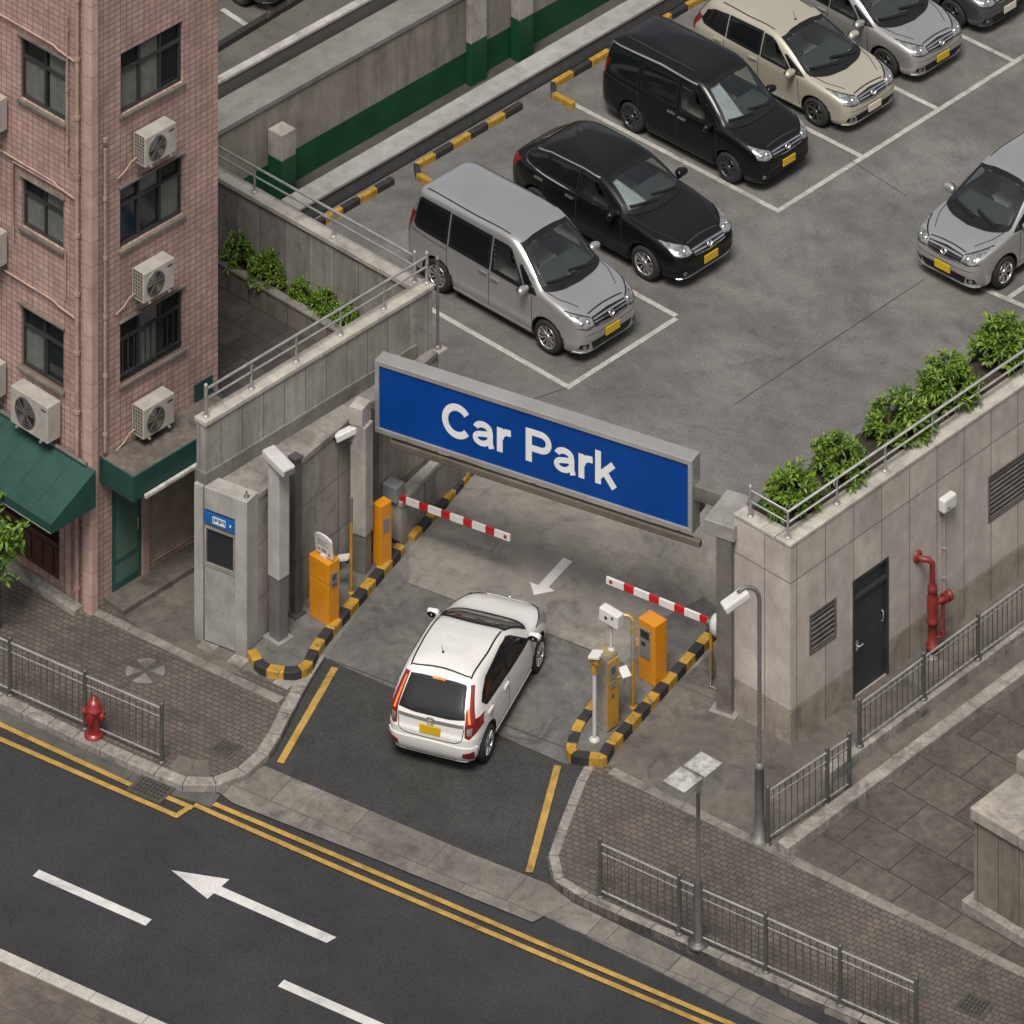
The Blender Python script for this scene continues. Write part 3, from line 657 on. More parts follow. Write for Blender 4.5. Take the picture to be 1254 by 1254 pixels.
def spec_hatch(**kw):
    "small hatchback seen from behind: tall lamps beside the tailgate glass"
    P = dict(W=1.69, wb=2.5, rw=.3, w_track=.74, xc=-.15, nf=5.6, nr=7.5, nflow=5.6,
      xf=[(.16, 1.9), (.24, 2.0), (.36, 2.05), (.5, 2.06), (.6, 2.03), (.68, 1.95), (.76, 1.8), (.83, 1.58), (.89, 1.32), (.94, 1.12), (1.0, .98), (1.12, .76), (1.26, .48), (1.37, .2), (1.43, .0), (1.47, -.25), (1.5, -.6), (1.515, -.9)],
      xr=[(.19, -1.7), (.26, -1.78), (.36, -1.82), (.5, -1.84), (.62, -1.84), (.7, -1.815), (.85, -1.8), (1.0, -1.74), (1.2, -1.56), (1.35, -1.39), (1.42, -1.32), (1.465, -1.23), (1.5, -1.08), (1.515, -.96)],
      w=[(.16, .75), (.24, .81), (.38, .84), (.6, .845), (.8, .835), (.9, .822), (.96, .805), (1.15, .755), (1.33, .69), (1.4, .65), (1.45, .58), (1.49, .42), (1.515, .2)],
      cowl=(1.05, .96), seatz=.52, mirror_in=(.3, 1.3), wiper_z=.99,
      glass=[('windscreen', 'front', [(-.72, .985), (-.4, .96), (0, .95), (.4, .96), (.72, .985)], [(-.58, 1.365), (-.3, 1.39), (0, 1.395), (.3, 1.39), (.58, 1.365)], True),
             ('front_side_window', 'side', [(-.26, .925), (.65, .895), (.74, .91)], [(-.26, 1.385), (.02, 1.37), (.16, 1.31)], False),
             ('rear_door_window', 'side', [(-1.38, 1.10), (-1.26, .985), (-.27, .93)], [(-1.28, 1.2), (-1.05, 1.33), (-.27, 1.385)], False),
             ('rear_window', 'rear', [(-.59, .955), (-.3, .925), (.3, .925), (.59, .955)], [(-.5, 1.34), (-.3, 1.355), (.3, 1.355), (.5, 1.34)], False)],
      lamps=[('headlight', 'front', [(.42, .6), (.6, .59), (.78, .62)], [(.44, .68), (.6, .75), (.79, .84)], 'headlamp'),
             ('tail_light', 'rear', [(.605, .68), (.68, .65), (.815, .80)], [(.60, .95), (.70, .955), (.80, .94)], 'tail'),
             ('upper_tail_light', 'rear', [(.60, .945), (.735, .95)], [(.525, 1.35), (.615, 1.34)], 'tail'),
             ('lit_strip', 'rear', [(.65, .90), (.683, .90)], [(.556, 1.30), (.572, 1.30)], 'tail_lit', .014),
             ('reverse_light', 'rear', [(.635, .72), (.70, .71)], [(.63, .83), (.715, .84)], 'headlamp', .014),
             ('rear_reflector', 'rear', [(.56, .34), (.73, .30)], [(.58, .41), (.74, .44)], 'reflector_red', .03)],
      panels=[('grille', 'front', [(-.4, .6), (.4, .6)], [(-.41, .68), (.41, .68)], 'black_trim', .006),
              ('brake_light', 'rear', [(-.11, 1.335), (.11, 1.335)], [(-.11, 1.36), (.11, 1.36)], 'tail_lit', .016),
              ('chrome_strip', 'rear', [(-.58, .84), (0, .82), (.58, .84)], [(-.58, .885), (0, .87), (.58, .885)], 'chrome_dull', .014),
              ('rear_bumper', 'rear', [(-.72, .24), (.72, .24)], [(-.78, .5), (0, .52), (.78, .5)], None, .02),
              ('bumper_lip', 'rear', [(-.6, .19), (.6, .19)], [(-.64, .23), (.64, .23)], None, .03)],
      plates=[(0, .7, 'rear'), (0, .45, 'front')], mirror=(.72, .83, .97),
      seams=[[(-.29, .3), (-.29, .93)], [(.9, .32), (.86, .87)], [(-1.1, .6), (-1.05, .95)], [(-1.1, .6), (-.92, .3)]],
      handles=[(-.42, .8), (-1.15, .84)], wheel='seven', antenna=(-.95, .1), wipers=False,
      roof_trims=[('roof_gutter', [(.1, .555), (-.6, .57), (-1.3, .535)], .026, 'black_trim')], view='rear', mirror_scale=.8, rear_emblem=.855,
      lines=[('tailgate_gap', 'rear', [(-.585, .82), (-.56, .62), (-.45, .565), (0, .555), (.45, .565), (.56, .62), (.585, .82)], .014, 'gap', .002), ('spoiler_gap', 'rear', [(.52*k/5, 1.455-.03*(k/5)**2) for k in range(-5, 6)], .012, 'gap', .002),
             ('rear_wiper', 'rear', [(.0, .96), (.15, .985), (.33, .97)], .018, 'black_trim', .02), ('diffuser', 'rear', [(-.45, .235), (0, .225), (.45, .235)], .05, 'black_trim', .022)])
    P.update(kw); return P
# ------------------------------------------------------------------ palette
ROADANG = R(11.7); rU = (math.cos(ROADANG), math.sin(ROADANG)); rN = (-math.sin(ROADANG), math.cos(ROADANG))
def rd(u, v): return (u*rU[0]+v*rN[0], u*rU[1]+v*rN[1])
def ruv(p): return (p[0]*rU[0]+p[1]*rU[1], p[0]*rN[0]+p[1]*rN[1])
ASPH = stone('road_asphalt', (.0305, .0305, .032), rough=.85, blotch=.2, mid=.12, grain=.34, gscale=24, bump=.25, spec=.3)
ASPH2 = stone('driveway_asphalt', (.039, .039, .0385), rough=.85, blotch=.25, mid=.15, grain=.36, gscale=24, stain=.2, bump=.2, spec=.3)
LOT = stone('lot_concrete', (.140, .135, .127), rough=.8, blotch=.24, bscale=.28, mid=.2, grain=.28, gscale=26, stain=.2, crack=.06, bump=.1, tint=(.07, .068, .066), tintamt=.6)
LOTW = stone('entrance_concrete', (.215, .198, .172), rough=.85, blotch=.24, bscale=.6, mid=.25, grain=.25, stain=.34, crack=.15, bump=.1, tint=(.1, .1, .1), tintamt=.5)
DRV = stone('driveway_concrete', (.105, .101, .095), rough=.8, blotch=.36, bscale=.8, mid=.25, grain=.22, stain=.35, crack=.12, bump=.12, tint=(.15, .145, .135), tintamt=.5)
FORE = stone('forecourt_concrete', (.112, .099, .085), rough=.85, blotch=.34, bscale=.7, mid=.25, grain=.2, stain=.35, crack=.2, bump=.12)
FORE2 = stone('crossover_concrete', (.155, .142, .125), rough=.85, blotch=.3, bscale=.8, mid=.28, grain=.22, stain=.35, crack=.15, bump=.15, brick=dict(axis='floor', u=.3, v=.45, su=1.5, sv=1.3, m=.008, mc=(.06, .055, .05), rot=ROADANG, off=.5, cv=.1))
BRICK = stone('paver_brick', (.100, .086, .074), rough=.88, blotch=.3, mid=.28, grain=.25, stain=.35, bump=.5, brick=dict(axis='floor', u=0, v=0, su=.14, sv=.105, m=.009, mc=(.04, .034, .03), rot=ROADANG, off=.5, cv=.13, c2=(.115, .092, .075), wob=.05))
KERB = stone('kerb_stone', (.245, .227, .202), rough=.85, blotch=.4, bscale=1.4, mid=.35, grain=.25, stain=.5, bump=.2)
EDGE = stone('edge_stone', (.185, .172, .152), rough=.85, blotch=.5, bscale=1.1, mid=.25, grain=.2, stain=.4, bump=.15)
PLAZA = stone('plaza_slab', (.084, .074, .063), rough=.85, blotch=.28, bscale=.9, mid=.35, grain=.3, stain=.3, bump=.25, brick=dict(axis='floor', u=0, v=0, su=1.0, sv=.85, m=.012, mc=(.03, .026, .022), rot=R(2), off=.5, cv=.22))
TERR = stone('courtyard_slab', (.05, .044, .04), rough=.8, blotch=.4, bscale=.9, mid=.3, grain=.2, stain=.3, bump=.25, brick=dict(axis='floor', u=0, v=0, su=.9, sv=.6, m=.01, mc=(.02, .018, .016), rot=0, off=.5, cv=.2))
PANELW = lambda nm, col, su, sv, u=0, v=0, off=0, **k: stone(nm, col, brick=dict(axis='wall', u=u, v=v, su=su, sv=sv, m=.008, mc=tuple(q*.25 for q in col), off=off, cv=.09), **{**dict(blotch=.22, mid=.16, grain=.12, streak=.28, bump=.25, grime=.3), **k})
STONEW = PANELW('building_stone', (.385, .345, .312), .72, 2.1, u=.02, v=-.55, streak=.2, grime=.35)
WALLC = PANELW('retaining_concrete', (.30, .275, .24), 1.05, .9, v=.1, streak=.45, stain=.3, grime=.35)
PARAP = PANELW('parapet_concrete', (.29, .275, .25), .5, 4.0, v=2, streak=.5, stain=.25)
COURTW = PANELW('court_wall_concrete', (.255, .245, .225), .62, 4.0, v=2, streak=.55, stain=.3)
PLANTW = PANELW('planter_concrete', (.17, .155, .135), .5, 3, v=1, streak=.4, stain=.3)
PLAIN = stone('plain_concrete', (.31, .29, .26), blotch=.25, mid=.2, grain=.12, streak=.3, stain=.25, bump=.12)
COPE = stone('coping_stone', (.37, .345, .305), blotch=.25, mid=.2, grain=.15, stain=.35, bump=.12)
GREYW = stone('grey_wall_paint', (.085, .085, .088), blotch=.2, mid=.12, grain=.1, streak=.25, bump=.06)
COPEG = stone('grey_coping', (.28, .275, .262), blotch=.25, mid=.2, grain=.12, stain=.2, bump=.1)
BACKW = stone('back_wall_concrete', (.225, .205, .175), blotch=.22, mid=.15, grain=.12, streak=.55, stain=.2, bump=.08)
GREEN = paint('green_wall_paint', (.003, .052, .02), rough=.55, dirt=.25, dscale=1.5)
RAMP = stone('ramp_concrete', (.09, .085, .076), blotch=.25, mid=.15, grain=.2, stain=.25, bump=.1)
TRENCH = stone('trench_floor', (.06, .056, .05), blotch=.3, mid=.2, grain=.2, stain=.3, bump=.1)
TILE = stone('pink_wall_tile', (.40, .265, .236), rough=.55, blotch=.2, bscale=.8, mid=.14, grain=.06, streak=.34, stain=.12, bump=.25, spec=.5, brick=dict(axis='wall', u=0, v=.02, su=.135, sv=.102, m=.0065, mc=(.13, .082, .07), off=0, cv=.12, c2=(.42, .285, .25)))
TILE2 = stone('pink_trim', (.42, .285, .25), rough=.6, blotch=.2, mid=.15, grain=.06, streak=.3, bump=.1, brick=dict(axis='wall', u=0, v=.1, su=8, sv=.4, m=.006, mc=(.2, .12, .1), off=0, cv=.08))
WMARK = stone('white_marking', (.50, .49, .475), rough=.75, blotch=.12, mid=.12, grain=.15, stain=.25, bump=.05)
WMARKB = stone('bay_marking', (.36, .345, .318), rough=.8, blotch=.2, bscale=1, mid=.25, grain=.25, stain=.35, bump=.05)
YMARK = stone('yellow_marking', (.36, .22, .05), rough=.75, blotch=.15, mid=.25, grain=.25, stain=.4, bump=.05)
JOINT = stone('joint_line', (.06, .056, .051), blotch=.3, mid=.3, grain=.2, bump=0)
SOIL = stone('soil', (.035, .026, .018), blotch=.3, mid=.4, grain=.5, gscale=25, bump=.6)
KY = paint('kerb_yellow', (.40, .225, .022), rough=.6, dirt=.4, dscale=4, wear=.2, wearcol=(.11, .09, .06), bump=.15)
KB = paint('kerb_black', (.022, .022, .023), rough=.6, dirt=.3, dscale=4, wear=.08, wearcol=(.13, .12, .1), bump=.15)
STEEL = paint('brushed_steel', (.42, .405, .38), rough=.4, metal=.5, dirt=.35, dscale=2)
STEELD = paint('weathered_steel', (.20, .188, .172), rough=.5, metal=.4, dirt=.4, dscale=2)
GALV = paint('galvanised_rail', (.34, .335, .325), rough=.42, metal=.4, dirt=.3, dscale=5)
GALVD = paint('galvanised_dark', (.115, .115, .112), rough=.5, metal=.5, dirt=.3, dscale=5)
POSTG = paint('post_grey', (.165, .165, .16), rough=.5, metal=.3, dirt=.3)
WHITE = paint('white_plastic', (.56, .55, .525), rough=.4, dirt=.15)
WHITEM = paint('white_metal', (.48, .47, .445), rough=.45, dirt=.25)
CREAM = paint('aircon_casing', (.36, .335, .30), rough=.5, dirt=.25, dscale=5)
ORANGE = paint('machine_orange', (.56, .215, .008), rough=.35, dirt=.18, dscale=3, coat=.3)
ORANGED = paint('worn_yellow_steel', (.40, .21, .02), rough=.45, dirt=.3, wear=.15, wearcol=(.16, .13, .1))
SIGNBLUE = paint('sign_blue', (.0004, .040, .215), rough=.42, dirt=.16, dscale=1.2, spec=.2)
SIGNWHITE = paint('sign_white', (.62, .62, .61), rough=.4, dirt=.06)
BARW = paint('barrier_white', (.62, .60, .575), rough=.35, dirt=.12)
BARR = paint('barrier_red', (.42, .012, .014), rough=.35, dirt=.15)
DOORG = paint('door_charcoal', (.028, .032, .036), rough=.45, dirt=.3)
FRAMED = paint('dark_aluminium', (.045, .048, .047), rough=.42, metal=.3, dirt=.3)
PANE = paint('window_pane', (.010, .014, .014), rough=.08, dirt=.2, spec=.6)
CURT = paint('curtain_cloth', (.13, .135, .125), rough=.35, dirt=.35, dscale=8, spec=.6)
AWN = paint('awning_green', (.010, .052, .042), rough=.6, dirt=.3, dscale=1.5)
GDOOR = paint('green_door', (.014, .066, .05), rough=.5, dirt=.3)
GGLASS = paint('green_door_glass', (.07, .125, .105), rough=.2, dirt=.2)
SHUT = paint('shutter_brown', (.47, .375, .305), rough=.5, metal=.2, dirt=.35)
WOOD = paint('dark_wood', (.07, .03, .016), rough=.5, dirt=.35, dscale=6)
REDP = paint('hydrant_red', (.22, .012, .012), rough=.38, dirt=.3, dscale=6, coat=.3)
REDD = paint('standpipe_red', (.20, .022, .018), rough=.5, dirt=.35, dscale=6, wear=.08, wearcol=(.1, .05, .035))
IRON = paint('cast_iron', (.075, .066, .058), rough=.65, metal=.1, dirt=.4, dscale=8)
LOUV = paint('louvre_grey', (.15, .138, .125), rough=.5, metal=.3, dirt=.35)
FLUO = paint('tube_cover', (.5, .49, .46), rough=.5, dirt=.5, dscale=7)
STEELS = paint('sign_frame_steel', (.52, .505, .48), rough=.36, metal=.7, dirt=.12, dscale=1.2)
ACRY = glass('clear_acrylic', (.80, .80, .78), .08, .9, frost=.06); ACRYT = glass('frosted_acrylic', (.75, .75, .73), .1, .8, frost=.34)
SCREEN = paint('screen_dark', (.02, .022, .025), rough=.12, dirt=.1)
SCREENG = paint('screen_grey', (.16, .17, .18), rough=.25, dirt=.15)
BLUEL = paint('label_blue', (.01, .09, .30), rough=.4, dirt=.1)
INK = paint('printed_ink', (.06, .06, .07), rough=.6, dirt=.1)
KIOSK = stone('kiosk_panel', (.33, .318, .295), rough=.6, blotch=.15, mid=.1, grain=.06, streak=.35, stain=.15, bump=.05, grime=.35)
TRUNK = stone('bark', (.05, .035, .024), mid=.3, grain=.3, bump=.4)
LEAF1 = leafmat('shrub_leaf', (.026, .068, .008), (.19, .29, .03))
LEAF2 = leafmat('tree_leaf', (.032, .085, .012), (.16, .27, .03))
MT = dict(black_trim=paint('black_trim', (.009, .009, .010), rough=.5, dirt=.2, spec=.25), glass=glass('windscreen_glass', (.78, .83, .81), .02, .9), dark_glass=paint('tinted_glass', (.006, .007, .008), rough=.04, dirt=.1, spec=.6),
  interior=paint('cabin_carpet', (.03, .03, .031), rough=.9, dirt=.2), dash=paint('dash_plastic', (.03, .031, .032), rough=.7, dirt=.1), seat=paint('seat_cloth', (.24, .235, .225), rough=.9, dirt=.2), shade=paint('painted_reflection', (.42, .44, .46), rough=.35, metal=.3, dirt=.25),
  chrome=paint('chrome', (.75, .75, .75), rough=.12, metal=1, dirt=.1), chrome_dull=paint('satin_chrome', (.55, .55, .54), rough=.28, metal=.9, dirt=.1), headlamp=paint('lamp_lens', (.36, .37, .37), rough=.15, metal=.4, coat=1, dirt=.85, dscale=11),
  tail=paint('tail_lens', (.17, .004, .006), rough=.12, coat=1, dirt=.2), tail_lit=paint('tail_lens_lit', (.85, .15, .012), rough=.15, coat=1, dirt=.4, dscale=9, emit=.45), reflector_red=paint('reflector_red', (.13, .006, .006), rough=.2, coat=1, dirt=.2),
  plate=paint('plate_yellow', (.50, .32, .008), rough=.4, dirt=.06), plate_pale=paint('plate_pale', (.50, .47, .38), rough=.4, dirt=.06), gap=paint('panel_gap', (.015, .015, .015), rough=.8, dirt=.1),
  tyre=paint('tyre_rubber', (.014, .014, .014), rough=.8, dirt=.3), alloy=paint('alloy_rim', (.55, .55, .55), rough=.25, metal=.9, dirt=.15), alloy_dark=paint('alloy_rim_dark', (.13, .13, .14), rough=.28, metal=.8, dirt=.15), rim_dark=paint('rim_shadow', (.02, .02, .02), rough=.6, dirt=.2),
  silver_lip=None)
CAR_SILVER = paint('car_silver', (.47, .47, .473), rough=.31, metal=.72, coat=.9, dirt=.08, dscale=1.2)
CAR_SILVER2 = paint('car_silver_warm', (.47, .466, .458), rough=.31, metal=.72, coat=.9, dirt=.08, dscale=1.2)
CAR_BLACK = paint('car_black', (.0045, .0045, .005), rough=.3, coat=.3, dirt=.1, dscale=1.2, spec=.25)
CAR_BEIGE = paint('car_champagne', (.47, .435, .35), rough=.32, metal=.45, coat=.9, dirt=.08, dscale=1.2)
CAR_WHITE = paint('car_white', (.60, .588, .562), rough=.3, coat=1, dirt=.05, dscale=1.2)
CAR_GREY = paint('car_graphite', (.085, .085, .09), rough=.3, metal=.6, coat=.9, dirt=.1)
# ------------------------------------------------------------------ ground, road, pavements
ZR = -.12
def poly(pts, z=0): return [G(x, y, z) for x, y in pts]
def sheet(name, pts, z, mat, kind='structure'):
    o = MB().sheet(pts, z).build(name, mat); o['kind'] = kind; return o
sheet('ground', [(-400, -400), (400, -400), (400, 500), (-400, 500)], -.6, ASPH2)
def edge_v(pxs): return sum(ruv(G(x, y, ZR))[1] for x, y in pxs)/len(pxs)
v_top = edge_v([(0, 874), (160, 949)]); v_bot = edge_v([(0, 1163), (195, 1254)])
S(MB().prism([rd(-60, v_bot-.4), rd(60, v_bot-.4), rd(60, v_top+1.6), rd(-60, v_top+1.6)], -.5, ZR).build('road', ASPH))
# near pavement at the bottom left
S(MB().prism([rd(-60, v_bot-.34), rd(60, v_bot-.34), rd(60, v_bot-40), rd(-60, v_bot-40)], -.5, .0).build('near_pavement', stone('near_paving', (.105, .088, .076), blotch=.4, bscale=.9, mid=.3, grain=.2, stain=.3, bump=.2, brick=dict(axis='floor', u=.3, v=.2, su=.6, sv=.5, m=.006, mc=(.05, .042, .036), rot=ROADANG, off=.5, cv=.1))))
kb = MB(); strip(kb, [rd(-12, v_bot-.32), rd(12, v_bot-.32)], 0, .22, -.5, .012, step=1.0, gap=.008); strip(kb, [rd(-12, v_bot-.09), rd(12, v_bot-.09)], 0, .12, -.5, ZR+.012, step=1.6, gap=.008)
S(kb.build('near_kerb', stone('near_kerb_stone', (.42, .40, .365), blotch=.25, mid=.2, grain=.2, stain=.25, bump=.15), bevel=.012))
# kerb lines of the two upper pavements (top outer edge, photo pixels)
KL = [G(*p) for p in [(-160, 785), (0, 858), (100, 906), (200, 951)]]
KLc = [G(*p) for p in [(228, 961), (262, 961), (300, 947), (328, 922), (345, 893), (362, 858), (383, 822), (397, 800)]]
KRc = [G(*p) for p in [(722, 925), (706, 955), (692, 990), (679, 1025), (670, 1052), (675, 1075), (694, 1091)]]
KR = [G(*p) for p in [(730, 1108), (900, 1183), (1046, 1247), (1254, 1340), (1500, 1450)]]
kl, kr = KL+KLc, KRc+KR
S(MB().prism(kl+[G(340, 790), G(120, 735), G(-160, 640)], -.5, -.002).build('pavement_brick', BRICK))
S(MB().prism(kr+[G(1500, 1310), G(1254, 1192), G(1000, 1072), G(748, 938)], -.5, -.002).build('pavement_brick', BRICK))
kb = MB(); strip(kb, [Vector(p) for p in kl], -.035, .19, -.5, .006, step=.55, gap=.008)
S(kb.build('kerb_strip', KERB, bevel=.02))
kb = MB(); strip(kb, [Vector(p) for p in kr], 0, .17, -.5, .006, step=.62, gap=.008)
S(kb.build('kerb_strip', KERB, bevel=.02))
# pale edging between brick and concrete
es = MB(); strip(es, [G(100, 741), G(215, 797), G(300, 838), G(344, 858)], -.09, .09, -.1, .007, step=.55, gap=.01); S(es.build('edging_strip', EDGE))
es = MB(); strip(es, [G(748, 944), G(1000, 1068), G(1254, 1192), G(1500, 1312)], -.09, .09, -.1, .010, step=.7, gap=.01); S(es.build('edging_strip', EDGE))
pb_ = MB(); strip(pb_, [G(240, 792), G(352, 845)], .0, .26, -.1, .0075, step=.34, nm=3, gap=.01); S(pb_.build('paving_patch', [EDGE, FORE, KERB]))
pb_ = MB(); strip(pb_, [G(205, 944), G(243, 954), G(285, 946)], .02, .42, -.1, .0028, step=.36, nm=3, gap=.01); S(pb_.build('paving_patch', [FORE, FORE, BRICK]))
# concrete everywhere behind the pavements, one sheet
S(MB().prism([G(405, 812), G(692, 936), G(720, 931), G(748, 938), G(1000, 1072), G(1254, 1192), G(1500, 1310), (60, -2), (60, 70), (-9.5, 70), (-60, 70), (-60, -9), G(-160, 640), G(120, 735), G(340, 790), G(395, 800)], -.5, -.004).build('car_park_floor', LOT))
# driveway: asphalt apron rising from the road, then concrete
lp_ = [G(*p) for p in ((400, 806), (383, 832), (366, 862), (350, 893), (335, 920), (318, 934))]
rp_ = [G(*p) for p in ((724, 927), (708, 957), (694, 990), (681, 1025), (672, 1052), (680, 1088))]
mb = MB(); zz_ = [.0025, -.012, -.036, -.062, -.086, ZR+.02]
for i in range(5): mb.add([lp_[i]+(zz_[i],), rp_[i]+(zz_[i],), rp_[i+1]+(zz_[i+1],), lp_[i+1]+(zz_[i+1],)], [(0, 1, 2, 3)], True)
S(mb.build('driveway_apron', ASPH2))
sheet('driveway_concrete', [G(398, 806), G(692, 936), G(735, 918), G(790, 858), G(690, 783), G(500, 714), G(480, 690)], .002, DRV)
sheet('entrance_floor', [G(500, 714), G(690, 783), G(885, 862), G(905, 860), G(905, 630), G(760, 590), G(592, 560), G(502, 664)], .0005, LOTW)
sheet('forecourt', [G(735, 922), G(748, 938), G(1000, 1072), G(1040, 1040), (8.1, 9), (6.43, 9), (6.43, -.13), G(900, 876), G(885, 866), G(874, 796)], .003, FORE)
sheet('alley_floor', [G(120, 735), G(235, 670), (-2.6, -2.9), (-2.5, -4.85), G(300, 830), G(215, 797)], .003, FORE)
sheet('plaza_floor', [G(963, 1052), G(1000, 1072), G(1254, 1192), (30, 1), (30, 30), (8.25, 30)], .004, PLAZA)
# crossover and gutter, at road level
sheet('crossover_strip', [G(*p, ZR) for p in [(268, 972), (330, 936), (350, 931), (520, 1010), (656, 1072), (700, 1106), (652, 1131), (450, 1050), (285, 985)]], ZR+.024, FORE2)
es = MB(); strip(es, [G(664, 1121, ZR), G(800, 1187, ZR), G(927, 1252, ZR), G(1200, 1385, ZR)], 0, .5, ZR-.05, ZR+.018, step=1.1, gap=.01); S(es.build('gutter_strip', FORE2))
es = MB(); strip(es, [G(-120, 832, ZR), G(0, 886, ZR), G(150, 955, ZR), G(260, 988, ZR)], -.02, .3, ZR-.05, ZR+.012, step=1.4, gap=.01); S(es.build('gutter_strip', stone('gutter_asphalt', (.085, .08, .073), blotch=.3, mid=.25, grain=.3, stain=.3)))
# painted lines
def mark(name, pts, w, mat, z, zp=0):
    P = [Vector(G(x, y, zp)) for x, y in pts]; m = MB(); strip(m, P, -w/2, w/2, z-.002, z); return S(m.build(name, mat))
ZM = ZR+.004; ZG = ZR+.02
for ki, pts in enumerate(([(-120, 833), (0, 888), (162, 963)], [(-120, 852), (0, 906), (218, 1001)], [(215, 1001), (233, 989)], [(203, 977), (236, 991)], [(238, 987), (420, 1067), (650, 1165), (890, 1266), (1200, 1396)], [(262, 986), (420, 1053), (650, 1152), (905, 1260), (1200, 1384)])):
    mark('yellow_line', pts, .095, YMARK, ZM+.012+.002*ki, ZR)
for pts in ([(44, 1069), (182, 1130)], [(344, 1204), (480, 1264)]): mark('lane_dash', pts, .17, WMARK, ZM, ZR)
S(MB().sheet([G(x, y, ZR) for x, y in [(210, 1066), (281, 1077), (271, 1086), (412, 1148), (400, 1155), (262, 1094), (254, 1101)]], ZM).build('road_arrow', WMARK))
S(MB().sheet([G(x, y) for x, y in [(690, 683.5), (701, 688), (672, 719), (679, 724), (654, 729), (649, 713), (659, 717)]], .006).build('driveway_arrow', WMARK))
def apz(py): return .005
ys = MB()
for pts in ([(410, 818), (343, 936)], [(683, 938), (648, 1070)]):
    (x0, y0), (x1, y1) = [Vector(G(*pts[0], .002)), Vector(G(*pts[1], ZR+.02))]
    d = (Vector((x1, y1))-Vector((x0, y0))); nrm = Vector((-d.y, d.x)).normalized()*.06
    m = MB(); m.quad((x0-nrm.x, y0-nrm.y, .012), (x0+nrm.x, y0+nrm.y, .012), (x1+nrm.x, y1+nrm.y, ZR+.045), (x1-nrm.x, y1-nrm.y, ZR+.045)); S(m.build('yellow_line', YMARK))
BW = .11
def bay(p, q, w=BW, z=.004): 
    m = MB(); strip(m, [Vector(p), Vector(q)], -w/2, w/2, z-.002, z); S(m.build('bay_line', WMARKB))
xf = -2.9; xe = -9.5
bay((xe, 4.52), (xf+.055, 4.52)); bay((xf, 4.577), (xf, 7.413)); bay((xe, 7.47), (xf-.055, 7.47), z=.0045)
bay((-9.4, 11.3), (-3.77, 11.3)); bay((-3.82, 11.357), (-3.82, 40))
for y in (13.78, 16.05, 18.4, 20.8, 23.2): bay((-9.4, y), (-3.875, y))
bay(G(1128, 322), G(1266, 380)); bay((G(1229, 369)[0], G(1229, 369)[1]+.06), (G(1229, 369)[0], 17), z=.0065)
# slab joints in the concrete
for p, q in ((G(900, 495), G(1132, 342)), (G(500, 714.5), G(692, 784)), (G(692, 784), G(885, 861)), (G(405, 812), G(692, 936)), (G(1040, 195), G(1110, 240)), (G(620, 500), G(697, 474))):
    m = MB(); strip(m, [Vector(p), Vector(q)], -.005, .005, .004, .0062); S(m.build('slab_joint', JOINT))
for pts in ([(815, 716), (895, 733)], [(690, 610), (815, 716)]): pass
# iron covers and drain grates
def grate(cx_, cy_, w, l, rz, z, label, mat=IRON, bars=9, name='drain_grate', cat='drain'):
    t = thing(name, (cx_, cy_, z), label, cat, None, rz)
    f = MB()
    for sx in (-1, 1): f.box(sx*w/2-.02, sx*w/2+.02, -l/2-.02, l/2+.02, -.02, .008); f.box(-w/2+.021, w/2-.021, sx*l/2-.02, sx*l/2+.02, -.02, .0075)
    f.build('rim_frame', mat, t, local=True)
    g = MB()
    for i in range(bars): x = -w/2+w*(i+.5)/bars; g.box(x-.012, x+.012, -l/2+.02, l/2-.02, -.015, .006)
    for i in range(5): y = -l/2+l*(i+.5)/5; g.box(-w/2+.02, w/2-.02, y-.012, y+.012, -.014, .0045)
    g.build('bars', mat, t, local=True)
    MB().sheet([(-w/2, -l/2), (w/2, -l/2), (w/2, l/2), (-w/2, l/2)], .0015).build('pit', MT['gap'], t, local=True)
    return t
g_ = G(185, 968, ZR); grate(g_[0], g_[1], .62, .42, ROADANG, ZR+.022, 'rectangular iron drain grate in the road gutter beside the double yellow lines')
g_ = G(277, 917); grate(g_[0], g_[1], .38, .36, ROADANG, .002, 'small iron drain cover in brick pavement at the rounded kerb corner', bars=7)
g_ = G(1193, 1232); grate(g_[0], g_[1], .46, .42, ROADANG, .002, 'square iron drain cover in brick pavement behind the lower right fence', bars=7)
g_ = G(178, 822); t = thing('stone_cover', (g_[0], g_[1], 0), 'round patchwork stone cover set in brick pavement left of the grey kiosk', 'manhole cover')
m = MB(); m.lathe([(.36, -.02), (.36, .004), (.35, .006), (.001, .006)], n=32, sm=False); m.build('rim', stone('cover_dark', (.07, .062, .055), mid=.3, grain=.2), t, local=True)
m = MB()
for k, (a0, a1) in enumerate([(20, 75), (100, 165), (200, 250), (275, 340)]):
    m.prism([(.06*math.cos(R((a0+a1)/2)), .06*math.sin(R((a0+a1)/2)))]+[(.33*math.cos(R(a)), .33*math.sin(R(a))) for a in range(a0, a1+1, 8)], .0, .011)
m.build('inlay', EDGE, t, local=True)
